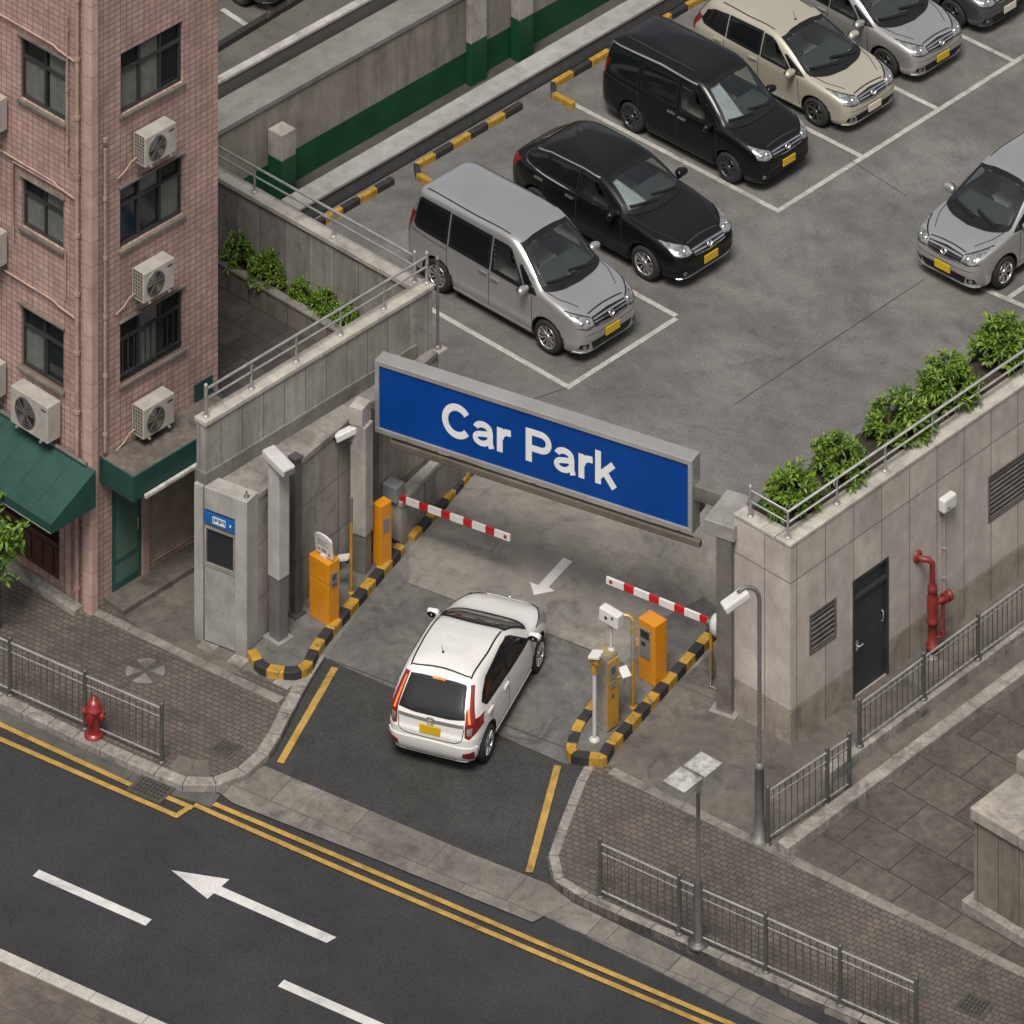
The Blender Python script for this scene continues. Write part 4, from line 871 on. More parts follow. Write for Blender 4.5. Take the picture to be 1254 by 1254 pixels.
# ------------------------------------------------------------------ pink tiled building
PX, PY, PY2 = -4.44, -5.69, -2.72           # +X face, -Y face, far end of the +X face
HB = 12.4; XL = -12.0
pb = thing('apartment_building', (PX, PY, 0), 'pink tiled apartment building with dark windows, green awning and shuttered shop at its corner', 'building')
wall = MB().box(XL, PX, PY, PY2, -.3, HB).build('wall', [TILE, FRAMED], pb)
WX = [(-5.02+.02, -3.555, 8.15, 9.2), (-5.0, -3.54, 5.85, 6.9), (-5.0, -3.54, 3.55, 4.62)]     # y0,y1,z0,z1 on the +X face
def fixr(px):
    (ya, za), (yb, zb) = VX(*px[0], PX), VX(*px[1], PX); return (ya, yb, za, zb)
WX = []
for tl, br in (((148, 66), (224, 100)), ((147, 231), (224, 262)), ((147, 396), (224, 426))):
    y0, z1 = VX(*tl, PX); y1, z0 = VX(*br, PX); WX.append((y0, y1, z0, z1))
WY = []
for tl, br in (((25, 43), (80, 151)), ((27, 215), (78, 307)), ((26, 372), (78, 479))):
    x0, z1 = VY(*tl, PY); x1, z0 = VY(*br, PY); WY.append((x0, x1, z0, z1))
for k in range(2): y0, y1, z0, z1 = WX[0]; WX.append((y0, y1, z0+2.28*(k+1), min(z1+2.28*(k+1), HB-.2))) if k < 1 else None
DOORX = (-5.22, -4.55, .1, 1.86); SHUTX = (-4.38, -3.1, .12, 1.9)
SHOPY = (-9.2, -5.25, .06, 1.95)
cm = MB()
for y0, y1, z0, z1 in WX: cm.box(PX-.14, PX+.3, y0, y1, z0, z1)
for x0, x1, z0, z1 in WY: cm.box(x0, x1, PY-.3, PY+.13, z0, z1)
y0, y1, z0, z1 = DOORX; cm.box(PX-.06, PX+.3, y0, y1, z0, z1)
y0, y1, z0, z1 = SHUTX; cm.box(PX-.22, PX+.3, y0, y1, z0, z1)
x0, x1, z0, z1 = SHOPY; cm.box(x0, x1, PY-.3, PY+.3, z0, z1)
cm.v = [tuple(Vector(v)-Vector(pb.location)) for v in cm.v]; cut(wall, cm)
def window(face, a0, a1, z0, z1, nv, ztr, bars=False, sill=True, hood=True, curt=()):
    d = .1
    def bx(m, p0, p1, q0, q1, r0, r1):     # along, height, depth (inwards positive)
        if face == 'X': m.box(PX-r1, PX-r0, p0, p1, q0, q1)
        else: m.box(p0, p1, PY+r0, PY+r1, q0, q1)
    f = MB(); t = .045
    bx(f, a0, a1, z0, z0+t, .05, .12); bx(f, a0, a1, z1-t, z1, .05, .12)
    bx(f, a0, a0+t, z0+t, z1-t, .05, .12); bx(f, a1-t, a1, z0+t, z1-t, .05, .12)
    bx(f, a0+t, a1-t, ztr-t/2, ztr+t/2, .052, .12)
    for i in range(1, nv):
        p = a0+(a1-a0)*i/nv; bx(f, p-t/2, p+t/2, z0+t, ztr-t/2, .054, .12); bx(f, p-t/2, p+t/2, ztr+t/2, z1-t, .056, .12)
    w = MB(); w = f.build('window', FRAMED, pb)
    p = MB(); bx(p, a0+.02, a1-.02, z0+.02, z1-.02, .1, .11); p.build('pane', PANE, w)
    for (i, lo, hi, mt) in curt:
        c = MB(); w0 = a0+(a1-a0)*i[0]+.03; w1 = a0+(a1-a0)*i[1]-.03
        n = 14
        for k in range(n):
            u0, u1 = w0+(w1-w0)*k/n, w0+(w1-w0)*(k+1)/n; e = .008 if k % 2 else .0
            bx(c, u0, u1, lo, hi, .088+e*.6, .099)
        c.build('curtain', CURT, w)
    if sill:
        s = MB(); bx(s, a0-.04, a1+.04, z0-.065, z0-.002, -.06, .05); s.build('sill', EDGE2, w, bevel=.01)
    if hood:
        s = MB(); bx(s, a0-.04, a1+.04, z1+.002, z1+.04, -.05, .05); s.build('hood', EDGE2, w, bevel=.01)
    if bars:
        s = MB()
        for k in range(11): p = a0+.08+(a1-a0-.16)*k/10; bx(s, p-.008, p+.008, z0+.05, ztr, .015, .031)
        bx(s, a0+.02, a1-.02, z0+.12, z0+.145, .01, .036); s.build('bars', FRAMED, w)
EDGE2 = stone('window_ledge', (.145, .125, .108), blotch=.3, mid=.3, grain=.2, stain=.4, bump=.1)
for k, (y0, y1, z0, z1) in enumerate(WX):
    zt = z1-(z1-z0)*.33
    cu = [[((.0, .33), z0+.05, zt, 0), ((.33, .66), z0+.05, z1-.05, 0)], [((.33, .66), zt, z1-.05, 0), ((.66, 1), z0+.05, zt, 0)], [((.33, .66), z0+.05, z1-.08, 0)], []][k]
    window('X', y0, y1, z0, z1, 3, zt, bars=(k == 2), hood=(k > 0), curt=cu)
for k, (x0, x1, z0, z1) in enumerate(WY):
    zt = z1-(z1-z0)*.34
    cu = [[((.0, .5), z0+.05, zt, 0), ((.55, 1), z0+.05, z1-.06, 0)], [((0, .5), z0+.05, zt, 0), ((.5, 1), z0+.05, zt, 0), ((.5, 1), zt, z1-.05, 0)], [((.0, .55), z0+.05, zt, 0)]][k]
    window('Y', x0, x1, z0, z1, 2, zt, bars=False, curt=cu)
# corner pier, pilasters and pipes
m = MB()
m.box(PX-.12, PX+.09, PY-.09, PY+.09, -.2, HB); m.build('corner_pier', TILE2, pb, bevel=.02)
for (x0, x1) in ((-5.02, -4.90),): MB().box(x0, x1, PY-.06, PY+.02, -.2, 1.95).build('shop_pier', TILE2, pb)
def pipe(name, pts, r=.03): pass
PIPEM = paint('pipe_pink', (.36, .245, .21), rough=.55, dirt=.35, dscale=4)
def dpipe(pts, r=.035):
    m = MB(); m.tube([Vector(p) for p in pts], r, 8); 
    for p, q in zip(pts, pts[1:]):
        L = math.dist(p, q)
        if abs(p[2]-q[2]) > 1.5:
            n = int(L/1.0)
            for k in range(n+1): z = min(p[2], q[2])+.3+k*1.0; m.lathe([(r+.012, -.03), (r+.012, .03)], c=(p[0], p[1], z), n=10)
    m.build('drain_pipe', PIPEM, pb)
dpipe([(PX-.30, PY-.05, -.02), (PX-.30, PY-.05, HB)], .045)
dpipe([(PX+.05, PY+.34, .02), (PX+.05, PY+.34, 2.5)], .035) if False else None
dpipe([(PX+.05, PY+.27, 2.60), (PX+.05, PY+.27, 7.75)], .03)
zz = [VY(0, 15, PY)[1], VY(0, 181, PY)[1], VY(0, 325, PY)[1]]
for z in zz: dpipe([(XL, PY-.04, z+.06), (PX-.9, PY-.04, z-.02), (PX-.78, PY-.04, z-.06), (PX-.36, PY-.04, z-.1)], .02)
for x, za, zb in ((-5.0, 7.35, 9.9), (-5.05, 5.05, 5.9)): dpipe([(x, PY-.04, za), (x, PY-.04, zb)], .018)
dpipe([(-6.36, PY-.05, 5.55), (-6.36, PY-.05, 6.9), (-5.05, PY-.05, 6.9)], .02)
# shop front under the awning
x0, x1, z0, z1 = SHOPY
MB().box(x0+.01, x1-.01, PY+.2, PY+.24, .62, z1).build('shop_window', PANE, pb)
w = MB(); w.box(x0+.01, x1-.01, PY+.12, PY+.22, z0, .62)
for k in range(14): x = x0+.1+k*.28; w.box(x, x+.22, PY+.095, PY+.12, z0+.08, .56)
w.build('wood_panel', WOOD, pb, bevel=.008)
m = MB(); m.box(x0+.01, x1-.01, PY+.1, PY+.23, .621, .68)
for x in (-8.2, -7.2, -6.2): m.box(x-.04, x+.04, PY+.12, PY+.23, .681, z1-.01)
m.build('shop_frame', WOOD, pb)
MB().box(x0-.1, PX-.1, PY-.3, PY-.092, -.1, .1).build('step', KERB, pb, bevel=.015)
# awning: sloped sheet, valance, closed triangular end
xa = VY(127, 575, PY)[0]; zt_, zb_, pr = 2.52, 2.06, 1.02
xa = PX+.22
m = MB(); n = 14
for i in range(n):
    u0, u1 = XL+(xa-XL)*i/n, XL+(xa-XL)*(i+1)/n; s_ = .03
    def pt(u, t, dz=0): return (u, PY-.1-pr*t, zt_+(zb_-zt_)*t-.035*math.sin(math.pi*t)+dz)
    for j in range(6):
        a, b = j/6, (j+1)/6; m.quad(pt(u0, a), pt(u1, a), pt(u1, b), pt(u0, b))
    m.quad(pt(u0, 1), pt(u1, 1), pt(u1, 1, -.16), pt(u0, 1, -.16))
    if i: m.tube([pt(u0, k/6, .006) for k in range(7)], .008, 5)
m.add([pt(xa, 0), pt(xa, 1), pt(xa, 1, -.16), (xa, PY-.1, zb_-.16)], [(0, 1, 2, 3)])
m.build('awning', AWN, pb, fix=False)
m = MB(); m.tube([(XL, PY-.13, zt_+.03), (xa-.2, PY-.13, zt_+.03)], .035, 8); m.tube([(xa-.02, PY-.12, zb_-.14), (xa-.02, PY-.1-pr, zb_-.14)], .015, 6); m.tube([(XL, PY-.1-pr, zb_-.15), (xa, PY-.1-pr, zb_-.15)], .014, 6); m.build('awning_rail', STEELD, pb)
# canopy slab over the shutter: green fascia, slab top
cz1, cz0 = 2.50, 2.1; cx1 = PX+.84; cy0, cy1 = -5.5, -2.85
m = MB(); m.box(PX+.005, cx1-.03, cy0+.03, cy1-.03, cz0+.05, cz1); m.build('canopy_slab', stone('canopy_top', (.13, .11, .095), blotch=.5, bscale=1.3, mid=.35, grain=.2, stain=.5, crack=.5), pb)
m = MB(); m.box(cx1-.03, cx1, cy0, cy1, cz0, cz1+.03); m.box(PX+.005, cx1-.031, cy0, cy0+.03, cz0, cz1+.03); m.box(PX+.005, cx1-.031, cy1-.03, cy1, cz0, cz1+.03); m.build('canopy_fascia', AWN, pb, bevel=.006)
MB().box(PX+.01, PX+.04, -3.3, cy1-.035, cz1+.002, cz1+.3).build('fascia_board', AWN, pb)
m = MB(); m.obox((cx1+.05, (cy0+cy1)/2+.1, cz0+.03), (.07, 2.4, .07)); m.build('strip_light', FLUO, pb, bevel=.015)
# green glazed door and brown roller shutter on the +X face
y0, y1, z0, z1 = DOORX
f = MB(); f.box(PX-.05, PX+.02, y0+.005, y0+.06, z0, z1-.005); f.box(PX-.05, PX+.02, y1-.06, y1-.005, z0, z1-.005); f.box(PX-.05, PX+.02, y0+.061, y1-.061, z1-.07, z1-.005); f.box(PX-.05, PX+.019, y0+.061, y1-.061, z0, z0+.12)
d_ = f.build('door', GDOOR, pb, bevel=.006)
MB().box(PX-.045, PX-.005, y0+.06, y1-.06, z0+.12, z1-.07).build('pane', GGLASS, d_)
m = MB(); m.box(PX-.004, PX+.012, y0+.061, y1-.061, .55, .60); m.build('rail', GDOOR, d_); m = MB(); m.tube([(PX+.03, y1-.1, .95), (PX+.05, y1-.1, .95), (PX+.05, y1-.1, 1.12), (PX+.03, y1-.1, 1.12)], .01, 6); m.build('handle', STEEL, d_)
y0, y1, z0, z1 = SHUTX
m = MB(); n = 26
for k in range(n):
    a = z0+(z1-z0)*k/n; h = (z1-z0)/n
    m.add([(PX-.06, y0+.01, a), (PX-.06, y1-.01, a), (PX-.02, y1-.01, a+h*.5), (PX-.02, y0+.01, a+h*.5), (PX-.06, y0+.01, a+h), (PX-.06, y1-.01, a+h)], [(0, 1, 2, 3), (3, 2, 5, 4)])
m.build('roller_shutter', SHUT, pb, fix=False)
for ya, yb in ((-4.54, -4.395), (-3.09, -2.93)): MB().box(PX+.003, PX+.06, ya, yb, 0, 2.09).build('shop_pier', TILE2, pb)
MB().box(PX+.003, PX+.5, -5.4, -2.8, -.1, .1).build('step', FORE, pb, bevel=.015)

# ------------------------------------------------------------------ air conditioners
def aircon(loc, rz, label, wd=.78, ht=.56, dp=.30):
    t = thing('air_conditioner', loc, label, 'air conditioner', 'air conditioners on the pink walls', rz)     # local: front faces +X, back at x=0
    m = MB(); m.box(.06, .06+dp, -wd/2, wd/2, .05, .05+ht); m.build('casing', CREAM, t, local=True, bevel=.012)
    fy = -.09; r = ht*.42; cz = .05+ht*.5; fx = .06+dp
    m = MB(); m.lathe([(r, fx), (r, fx+.012), (r-.02, fx+.012)], c=(0, fy, cz), axis='X', n=28, cap=False)
    for q in range(1, 7): rr = r*q/7; m.tube([(fx+.010, fy+rr*math.cos(a), cz+rr*math.sin(a)) for a in [2*math.pi*k/24 for k in range(25)]], .0045, 4)
    for q in range(8): a = q*math.pi/4; m.tube([(fx+.012, fy, cz), (fx+.012, fy+r*math.cos(a), cz+r*math.sin(a))], .004, 4)
    m.build('fan_guard', STEELD, t, local=True)
    m = MB(); m.lathe([(r-.015, fx+.003), (.001, fx+.003)], c=(0, fy, cz), axis='X', n=28); fan = m.build('fan', LOUV, t, local=True)
    m = MB()
    for k in range(5):
        a0 = k*2*math.pi/5; pts = [(fx+.005, fy, cz)]+[(fx+.005+.002*j/4, fy+(r-.03)*math.cos(a0+j*.16), cz+(r-.03)*math.sin(a0+j*.16)) for j in range(5)]; m.add(pts, [list(range(6))])
    m.build('blades', GALVD, fan, local=True, fix=False)
    m = MB()
    for i in range(4):
        for j in range(8): m.box(.10+i*.062, .145+i*.062, -wd/2-.006, -wd/2-.001, .10+j*.06, .14+j*.06)
    m.build('vent', LOUV, t, local=True)
    m = MB(); m.box(fx+.001, fx+.006, wd/2-.17, wd/2-.05, .05+ht-.10, .05+ht-.07); m.build('badge', INK, t, local=True)
    for y in (-wd*.32, wd*.32): m = MB(); m.box(-.0, .06+dp+.03, y-.018, y+.018, .015, .045); m.box(-.0, .03, y-.017, y+.017, -.2, .3); m.tube([(.015, y, -.18), (.06+dp*.8, y, .03)], .012, 6); m.box(.1, .3, y-.03, y+.03, .045, .05); m.build('bracket', GALV, t, local=True)
    m = MB(); m.tube([(.16, -wd/2-.01, .16), (.1, -wd/2-.08, .1), (.04, -wd/2-.16, -.05), (.03, -wd/2-.34, -.12)], .016, 6); m.build('pipe', PIPEM, t, local=True)
    return t
for (px, py), lab in (((189, 179), 'cream air conditioner below the top window of the pink wall facing the car park'), ((187, 345), 'cream air conditioner below the middle window of the pink wall facing the car park'), ((187, 511), 'cream air conditioner just above the green canopy slab, below the barred window')):
    y, z = VX(px, py, PX+.2); aircon((PX, y, z-.22), 0, lab, wd=.72, ht=.5)
x, z = VY(44, 503, PY-.2); aircon((x, PY, z-.36), -math.pi/2, 'large cream air conditioner above the green awning, below the lower left window', wd=.95, ht=.62)
for (px, py), lab in (((-17, 134), 'air conditioner cut off by the left edge, beside the upper left window'), ((-17, 298), 'air conditioner cut off by the left edge, beside the middle left window'), ((-18, 458), 'air conditioner cut off by the left edge, just left of the large one')):
    x, z = VY(px, py, PY-.2); aircon((x, PY, z-.3), -math.pi/2, lab)

# ------------------------------------------------------------------ retaining walls and ledge left of the entrance
XP0, XP1, YA, YB = -2.72, -2.50, -4.87, .61
t = thing('parapet_wall', (XP1, YA, 0), 'tall pale concrete parapet wall rising above the stone ledge left of the entrance', 'wall')
MB().box(XP0, XP1, YA, YB, -.2, 3.58).build('wall', PARAP, t, bevel=.01)
m = MB()
yy = YA-.02
while yy < YB: m.box(XP0-.03, XP1+.03, yy, min(yy+1.35, YB+.03), 3.581, 3.66); yy += 1.356
m.build('coping', COPE, t, bevel=.012)
MB().box(XP0-.012, XP1+.035, YA-.03, YB-.4, 2.3, 2.80).build('plinth_band', stone('band_concrete', (.17, .16, .145), blotch=.2, mid=.2, grain=.15, streak=.4, stain=.3), t, bevel=.008)
t = thing('retaining_wall', (-2.0, -2, 0), 'stained concrete retaining wall with a slab ledge on top, behind the grey posts', 'wall')
pg = [(-2.499, -4.70), (-1.70, -4.45), (-1.93, -3.05), (-2.12, -1.74), (-2.36, .58), (-2.499, .58)]
MB().prism(pg, -.2, 2.46).build('wall', WALLC, t)
m = MB(); ypts = [-4.69, -3.95, -3.2, -2.4, -1.6, -.8, 0, .58]
def xo(y):
    P = pg[1:5]
    for (xa_, ya_), (xb_, yb_) in zip(P, P[1:]):
        if ya_ <= y <= yb_: return xa_+(xb_-xa_)*(y-ya_)/(yb_-ya_)
    return P[0][0] if y < P[0][1] else P[-1][0]
for a, b in zip(ypts, ypts[1:]): m.prism([(-2.497, a+.005), (xo(a+.005)+.03, a+.005), (xo(b-.005)+.03, b-.005), (-2.497, b-.005)], 2.461, 2.56)
m.build('ledge', stone('ledge_slab', (.21, .195, .175), blotch=.4, bscale=1.2, mid=.3, grain=.15, stain=.4), t, bevel=.012)
# grey kiosk at its street end
t = thing('ticket_kiosk', (-1.62, -4.75, 0), 'grey entrance kiosk with dark hatch and blue label at the end of the ledge', 'kiosk')
kx0, kx1, ky0, ky1, kh = -2.68, -1.62, -4.75, -4.40, 2.62
MB().box(kx0, kx1, ky0+.06, ky1, -.1, kh-.012).build('body', KIOSK, t)
m = MB(); m.box(kx0, kx0+.18, ky0, ky0+.059, -.1, kh); m.box(kx1-.24, kx1, ky0, ky0+.059, -.1, kh); m.box(kx0+.201, kx1-.241, ky0+.004, ky0+.059, 2.25, kh); m.build('frame', KIOSK, t, bevel=.012)
m = MB(); m.box(kx0+.2, kx1-.24, ky0+.02, ky0+.058, .03, 1.28); m.build('service_door', paint('kiosk_door', (.33, .325, .31), rough=.5, metal=.2, dirt=.3), t, bevel=.008)
m = MB(); m.box(kx0+.2, kx1-.24, ky0+.012, ky0+.058, 1.29, 1.35); m.box(kx0+.2, kx1-.24, ky0+.012, ky0+.058, 1.93, 1.97); m.box(kx0+.2, kx0+.24, ky0+.013, ky0+.058, 1.351, 1.929); m.box(kx1-.28, kx1-.24, ky0+.013, ky0+.058, 1.351, 1.929); h_ = m.build('hatch', STEEL, t)
MB().box(kx0+.24, kx1-.28, ky0+.045, ky0+.057, 1.351, 1.929).build('pane', SCREEN, h_)
m = MB(); m.box(kx0+.2, kx1-.24, ky0-.004, ky0+.058, 2.03, 2.21); lb = m.build('label', BLUEL, t)
m = MB(); m.box(kx0+.38, kx1-.42, ky0-.008, ky0-.0045, 2.065, 2.18); m.box(kx1-.34, kx1-.31, ky0-.008, ky0-.0045, 2.1, 2.14); m.build('white_plate', SIGNWHITE, lb)
m = MB()
for k in range(7): x = kx0+.395+k*.036; m.box(x, x+.02+.008*(k % 2), ky0-.011, ky0-.0085, 2.09+.015*(k % 3), 2.165)
m.build('ink_marks', BLUEL, lb)
m = MB(); m.lathe([(.05, 0), (.05, .015), (.02, .03), (.014, .1)], c=(kx1-.1, ky0+.15, kh-.012), n=12); m.build('cable_stub', STEELD, t); t.rotation_euler.z = R(13)
# low wall block that carries the left barrier
t = thing('low_wall', (-2.1, -.4, 0), 'low concrete wall with pale cap beside the left barrier arm', 'wall')
pg2 = [(-1.82, -.85), (-2.08, -.85), (-2.37, .7), (-2.45, 1.25), (-2.30, 1.25), (-2.14, .3)]
MB().prism(pg2, -.1, .72).build('wall', WALLC, t)
cpt = [(-1.79, -.88), (-2.06, -.88), (-2.36, .7), (-2.44, 1.27), (-2.27, 1.27), (-2.11, .3)]
MB().prism(cpt, .721, .80).build('cap', COPE, t, bevel=.01)
# small concrete footing at the parapet's far end
t = thing('wall_footing', (-2.5, .7, 0), 'concrete end block with tall steel pole at the corner of the parapet', 'wall')
MB().box(-2.60, -2.36, .612, .86, -.1, 2.5).build('block', PLAIN, t, bevel=.012)
m = MB(); m.tube([(-2.5, .74, 2.5), (-2.5, .74, 4.05)], .027, 10); m.lathe([(.07, 0), (.07, .03), (.04, .05)], c=(-2.5, .74, 2.5), n=12); m.lathe([(.045, 0), (.045, .03), (.02, .05), (.001, .05)], c=(-2.5, .74, 4.05), n=12); m.build('pole', STEELD, t)

# ------------------------------------------------------------------ railings
def railing(name, path, z, label, hgt=.45, rails=(.45, .28), step=1.15, r=.024, mat=GALV, group=None, ends=True, cat='handrail'):
    P = [Vector((p[0], p[1], z)) for p in path]
    t = thing(name, tuple(P[0]), label, cat, group)
    pts = []
    for a, b in zip(P, P[1:]):
        n = max(1, round((b-a).length/step)); pts += [a+(b-a)*k/n for k in range(n)]
    pts.append(P[-1])
    for i, p in enumerate(pts):
        m = MB(); end = i in (0, len(pts)-1)
        m.tube([p, p+Vector((0, 0, hgt+(.05 if end else 0)))], r*1.35 if end else r*.9, 10); m.lathe([(r*2.6, 0), (r*2.6, .015), (r*1.2, .03)], c=tuple(p), n=12)
        if end: m.lathe([(r*1.5, 0), (r*1.5, .03), (r*.8, .05), (.001, .052)], c=tuple(p+Vector((0, 0, hgt+.05))), n=10)
        m.build('post', GALV if mat is GALV else mat, t)
    for h in rails:
        m = MB(); m.tube([p+Vector((0, 0, h)) for p in P], r if h == rails[0] else r*.8, 10); m.build('rail', mat, t)
    return t
railing('handrail', [((XP0+XP1)/2, YA+.12), ((XP0+XP1)/2, YB-.03)], 3.66, 'two-bar steel handrail along the top of the pale parapet wall')
# courtyard behind the parapet: raised floor, rear wall, planter
YC = YB
t = thing('courtyard_wall', (-6, YC, 0), 'grey concrete wall with coping behind the courtyard shrubs', 'wall')
MB().box(-11.0, XP0-.002, YC-.2, YC, -.3, 3.52).build('wall', COURTW, t)
m = MB(); x = -11.0
while x < XP0-.1: m.box(x, min(x+1.25, XP0-.035), YC-.24, YC+.04, 3.521, 3.61); x += 1.256
m.build('coping', COPE, t, bevel=.012)
railing('handrail', [(-10.9, YC-.1), (XP0-.12, YC-.1)], 3.61, 'two-bar steel handrail along the courtyard wall coping behind the shrubs', step=2.2)
S(MB().box(-11, XP0-.003, PY2+.003, YC-.201, -.3, 1.98).build('courtyard_floor', TERR))
zp = 2.42
yp = (G(267, 327, zp)[1]+G(430, 408, zp)[1])/2
t = thing('planter', (-5, yp, 1.98), 'long dark concrete planter in the courtyard with green shrubs', 'planter')
MB().box(-11, XP0-.1, yp, yp+.12, 1.9, zp-.05).build('wall', PLANTW, t)
m = MB(); x = -11.0
while x < XP0-.2: m.box(x, min(x+.6, XP0-.1), yp-.02, yp+.15, zp-.049, zp); x += .606
m.build('coping', EDGE, t, bevel=.01)
MB().box(-11, XP0-.1, yp+.121, YC-.205, 1.9, 2.3).build('soil', SOIL, t)
MB().box(XP0-1.3, XP0-.11, -2.6, -1.5, 1.9, 2.16).build('step', PLANTW, t) if False else None
# ------------------------------------------------------------------ black and yellow kerbs
def rounded(path, r, n=8): return arcpts(path, r, n)
def striped(name, path, w, h, label, step=.30, loc=None, side=1, z0=-.1):
    m = MB(); blocks(m, path, -.025*side, w*side, z0, h, step, 2)
    o = m.build(name, [KY, KB], bevel=.018, origin=(path[0][0], path[0][1], 0)); return tag(o, label, 'kerb')
# left island: kerb from the kiosk round the corner to the low wall
lp = rounded([G(304, 806), G(318, 829), G(376, 835), G(391, 799), G(495, 677)], .38)
striped('striped_kerb', lp, .15, .14, 'rounded black and yellow kerb in front of the grey kiosk and orange ticket machine', side=1)
S(MB().prism(offpath(lp, .05)+[(-1.85, -.86), (-2.1, -1.74), (-1.92, -3.05), (-1.64, -4.6)], -.1, .095).build('island_top', DRV))
striped('striped_kerb', [G(506, 664), G(545, 622), G(581, 578)], .12, .11, 'worn black and yellow kerb along the foot of the low wall under the sign', side=1)
# right island
rp = [G(880, 776), G(758, 912), G(738, 933), G(715, 935), G(698, 920), G(699, 906), G(727, 868)]
rp = rounded([G(893, 763), G(748, 925), G(741, 940), G(692, 934), G(702, 899), G(742, 846)], .26)
striped('striped_kerb', [tuple(p) for p in rp], .14, .14, 'black and yellow kerb round the island of the silver and orange ticket machine', side=-1)
S(MB().prism(offpath(rp, -.05)+[G(800, 770), G(862, 738)], -.1, .10).build('island_top', DRV))

# ------------------------------------------------------------------ sign gantry
def dirn(p, q):
    d = Vector((q[0]-p[0], q[1]-p[1], 0)); return d.normalized(), d.length
SL, SR = G(465, 523, 2.40), G(843, 646, 2.40)
sdir, sl = dirn(SL, SR); sang = math.atan2(sdir.y, sdir.x); snorm = Vector((sdir.y, -sdir.x, 0))       # towards the street
def sp(u, d, z): q = Vector((SL[0], SL[1], 0))+sdir*u+snorm*d; return Vector((q.x, q.y, z))
gt = thing('sign_gantry', tuple(sp(0, -.2, 0)), 'steel portal of two columns and a beam that carries the blue sign', 'gantry')
def along(m, u0, u1, d0, d1, z0, z1, mi=0):
    vs = [sp(u, d, z) for z in (z0, z1) for u, d in ((u0, d0), (u1, d0), (u1, d1), (u0, d1))]
    return m.add(vs, [(0, 1, 2, 3), (7, 6, 5, 4), (4, 5, 1, 0), (5, 6, 2, 1), (6, 7, 3, 2), (7, 4, 0, 3)], mi=mi)
cl = Vector((*G(443, 704), 0)); cr = Vector((*G(890, 868), 0))
ul = (cl-Vector((SL[0], SL[1], 0))).dot(sdir); ur = (cr-Vector((SL[0], SL[1], 0))).dot(sdir)
dl = (cl-Vector((SL[0], SL[1], 0))).dot(snorm); dr = (cr-Vector((SL[0], SL[1], 0))).dot(snorm)
m = MB(); along(m, ul-.13, ul+.13, dl-.12, dl+.12, .0, .75); m.build('column', STEELD, gt, bevel=.015); m = MB(); along(m, ul-.15, ul+.15, dl-.14, dl+.14, .751, 2.62); m.build('column_sleeve', PLAIN, gt, bevel=.015)
m = MB(); along(m, ul-.17, -.075, dl-.17, dl+.15, 2.621, 2.93); m.build('beam_head', COPE, gt, bevel=.012)
q_ = G(458, 674); m = MB(); m.box(q_[0]-.07, q_[0]+.07, q_[1]-.07, q_[1]+.07, 0, 2.5); m.build('column', GALVD, gt, bevel=.01)
m = MB(); along(m, ur-.14, ur+.14, dr-.12, dr+.12, .012, 2.88); m.build('column', STEELD, gt, bevel=.012)
m = MB(); along(m, ur-.24, ur+.24, dr-.2, dr+.2, -.01, .012); m.build('base_plate', STEEL, gt)
m = MB(); along(m, ur-.36, ur+.2, -.2, dr+.14, 2.88, 3.12); m.build('beam_head', STEEL, gt, bevel=.012); m = MB(); along(m, sl+.087, ur-.361, -.25, -.04, 2.86, 3.1); m.build('beam_return', STEELD, gt, bevel=.01)
m = MB(); along(m, ul+.4, sl+.079, -.5, -.28, 2.5, 2.78); m.build('beam', STEELD, gt, bevel=.012)
m = MB(); along(m, .2, sl+.22, -.08, .02, 2.12, 2.24); m.build('light_bar', paint('light_bar_bronze', (.16, .135, .11), rough=.45, metal=.4, dirt=.3), gt, bevel=.02)
m = MB()
for u in (.5, sl*.5, sl-.2): along(m, u-.02, u+.02, -.07, -.03, 2.241, 2.5)
m.build('bracket', STEELD, gt)
# the sign box
ZB, ZT = 2.40, 3.46
sg = thing('car_park_sign', tuple(sp(sl/2, 0, ZB)), 'long blue Car Park sign in a steel frame above the entrance', 'sign')
m = MB(); along(m, -.02, sl+.02, -.27, -.012, ZB-.05, ZT+.05); m.build('box', STEELS, sg, bevel=.01)
m = MB(); w = .085
along(m, -w, sl+w, -.275, .03, ZT, ZT+w); along(m, -w, sl+w, -.275, .03, ZB-w, ZB); along(m, -w, -.001, -.274, .029, ZB+.001, ZT-.001); along(m, sl+.001, sl+w, -.274, .029, ZB+.001, ZT-.001)
m.build('frame', STEELS, sg, bevel=.008)
m = MB(); along(m, 0, sl, -.01, .004, ZB, ZT); m.build('panel', SIGNBLUE, sg)
def stroke2(path, w):
    P = [Vector((p[0], p[1])) for p in path]; L, Rr = [], []
    for i, p in enumerate(P):
        a = (p-P[i-1]).normalized() if i else None; b = (P[i+1]-p).normalized() if i < len(P)-1 else None
        d = ((a or b)+(b or a)).normalized(); n_ = Vector((-d.y, d.x)); k = 1/max(.5, n_.dot(Vector((-(b or a).y, (b or a).x))))
        L.append(p+n_*w/2*k); Rr.append(p-n_*w/2*k)
    return L, Rr
def ell(cx, cy, rx, ry, a0, a1, n=26): return [(cx+rx*math.cos(R(a0+(a1-a0)*i/n)), cy+ry*math.sin(R(a0+(a1-a0)*i/n))) for i in range(n+1)]
sx = 1.17
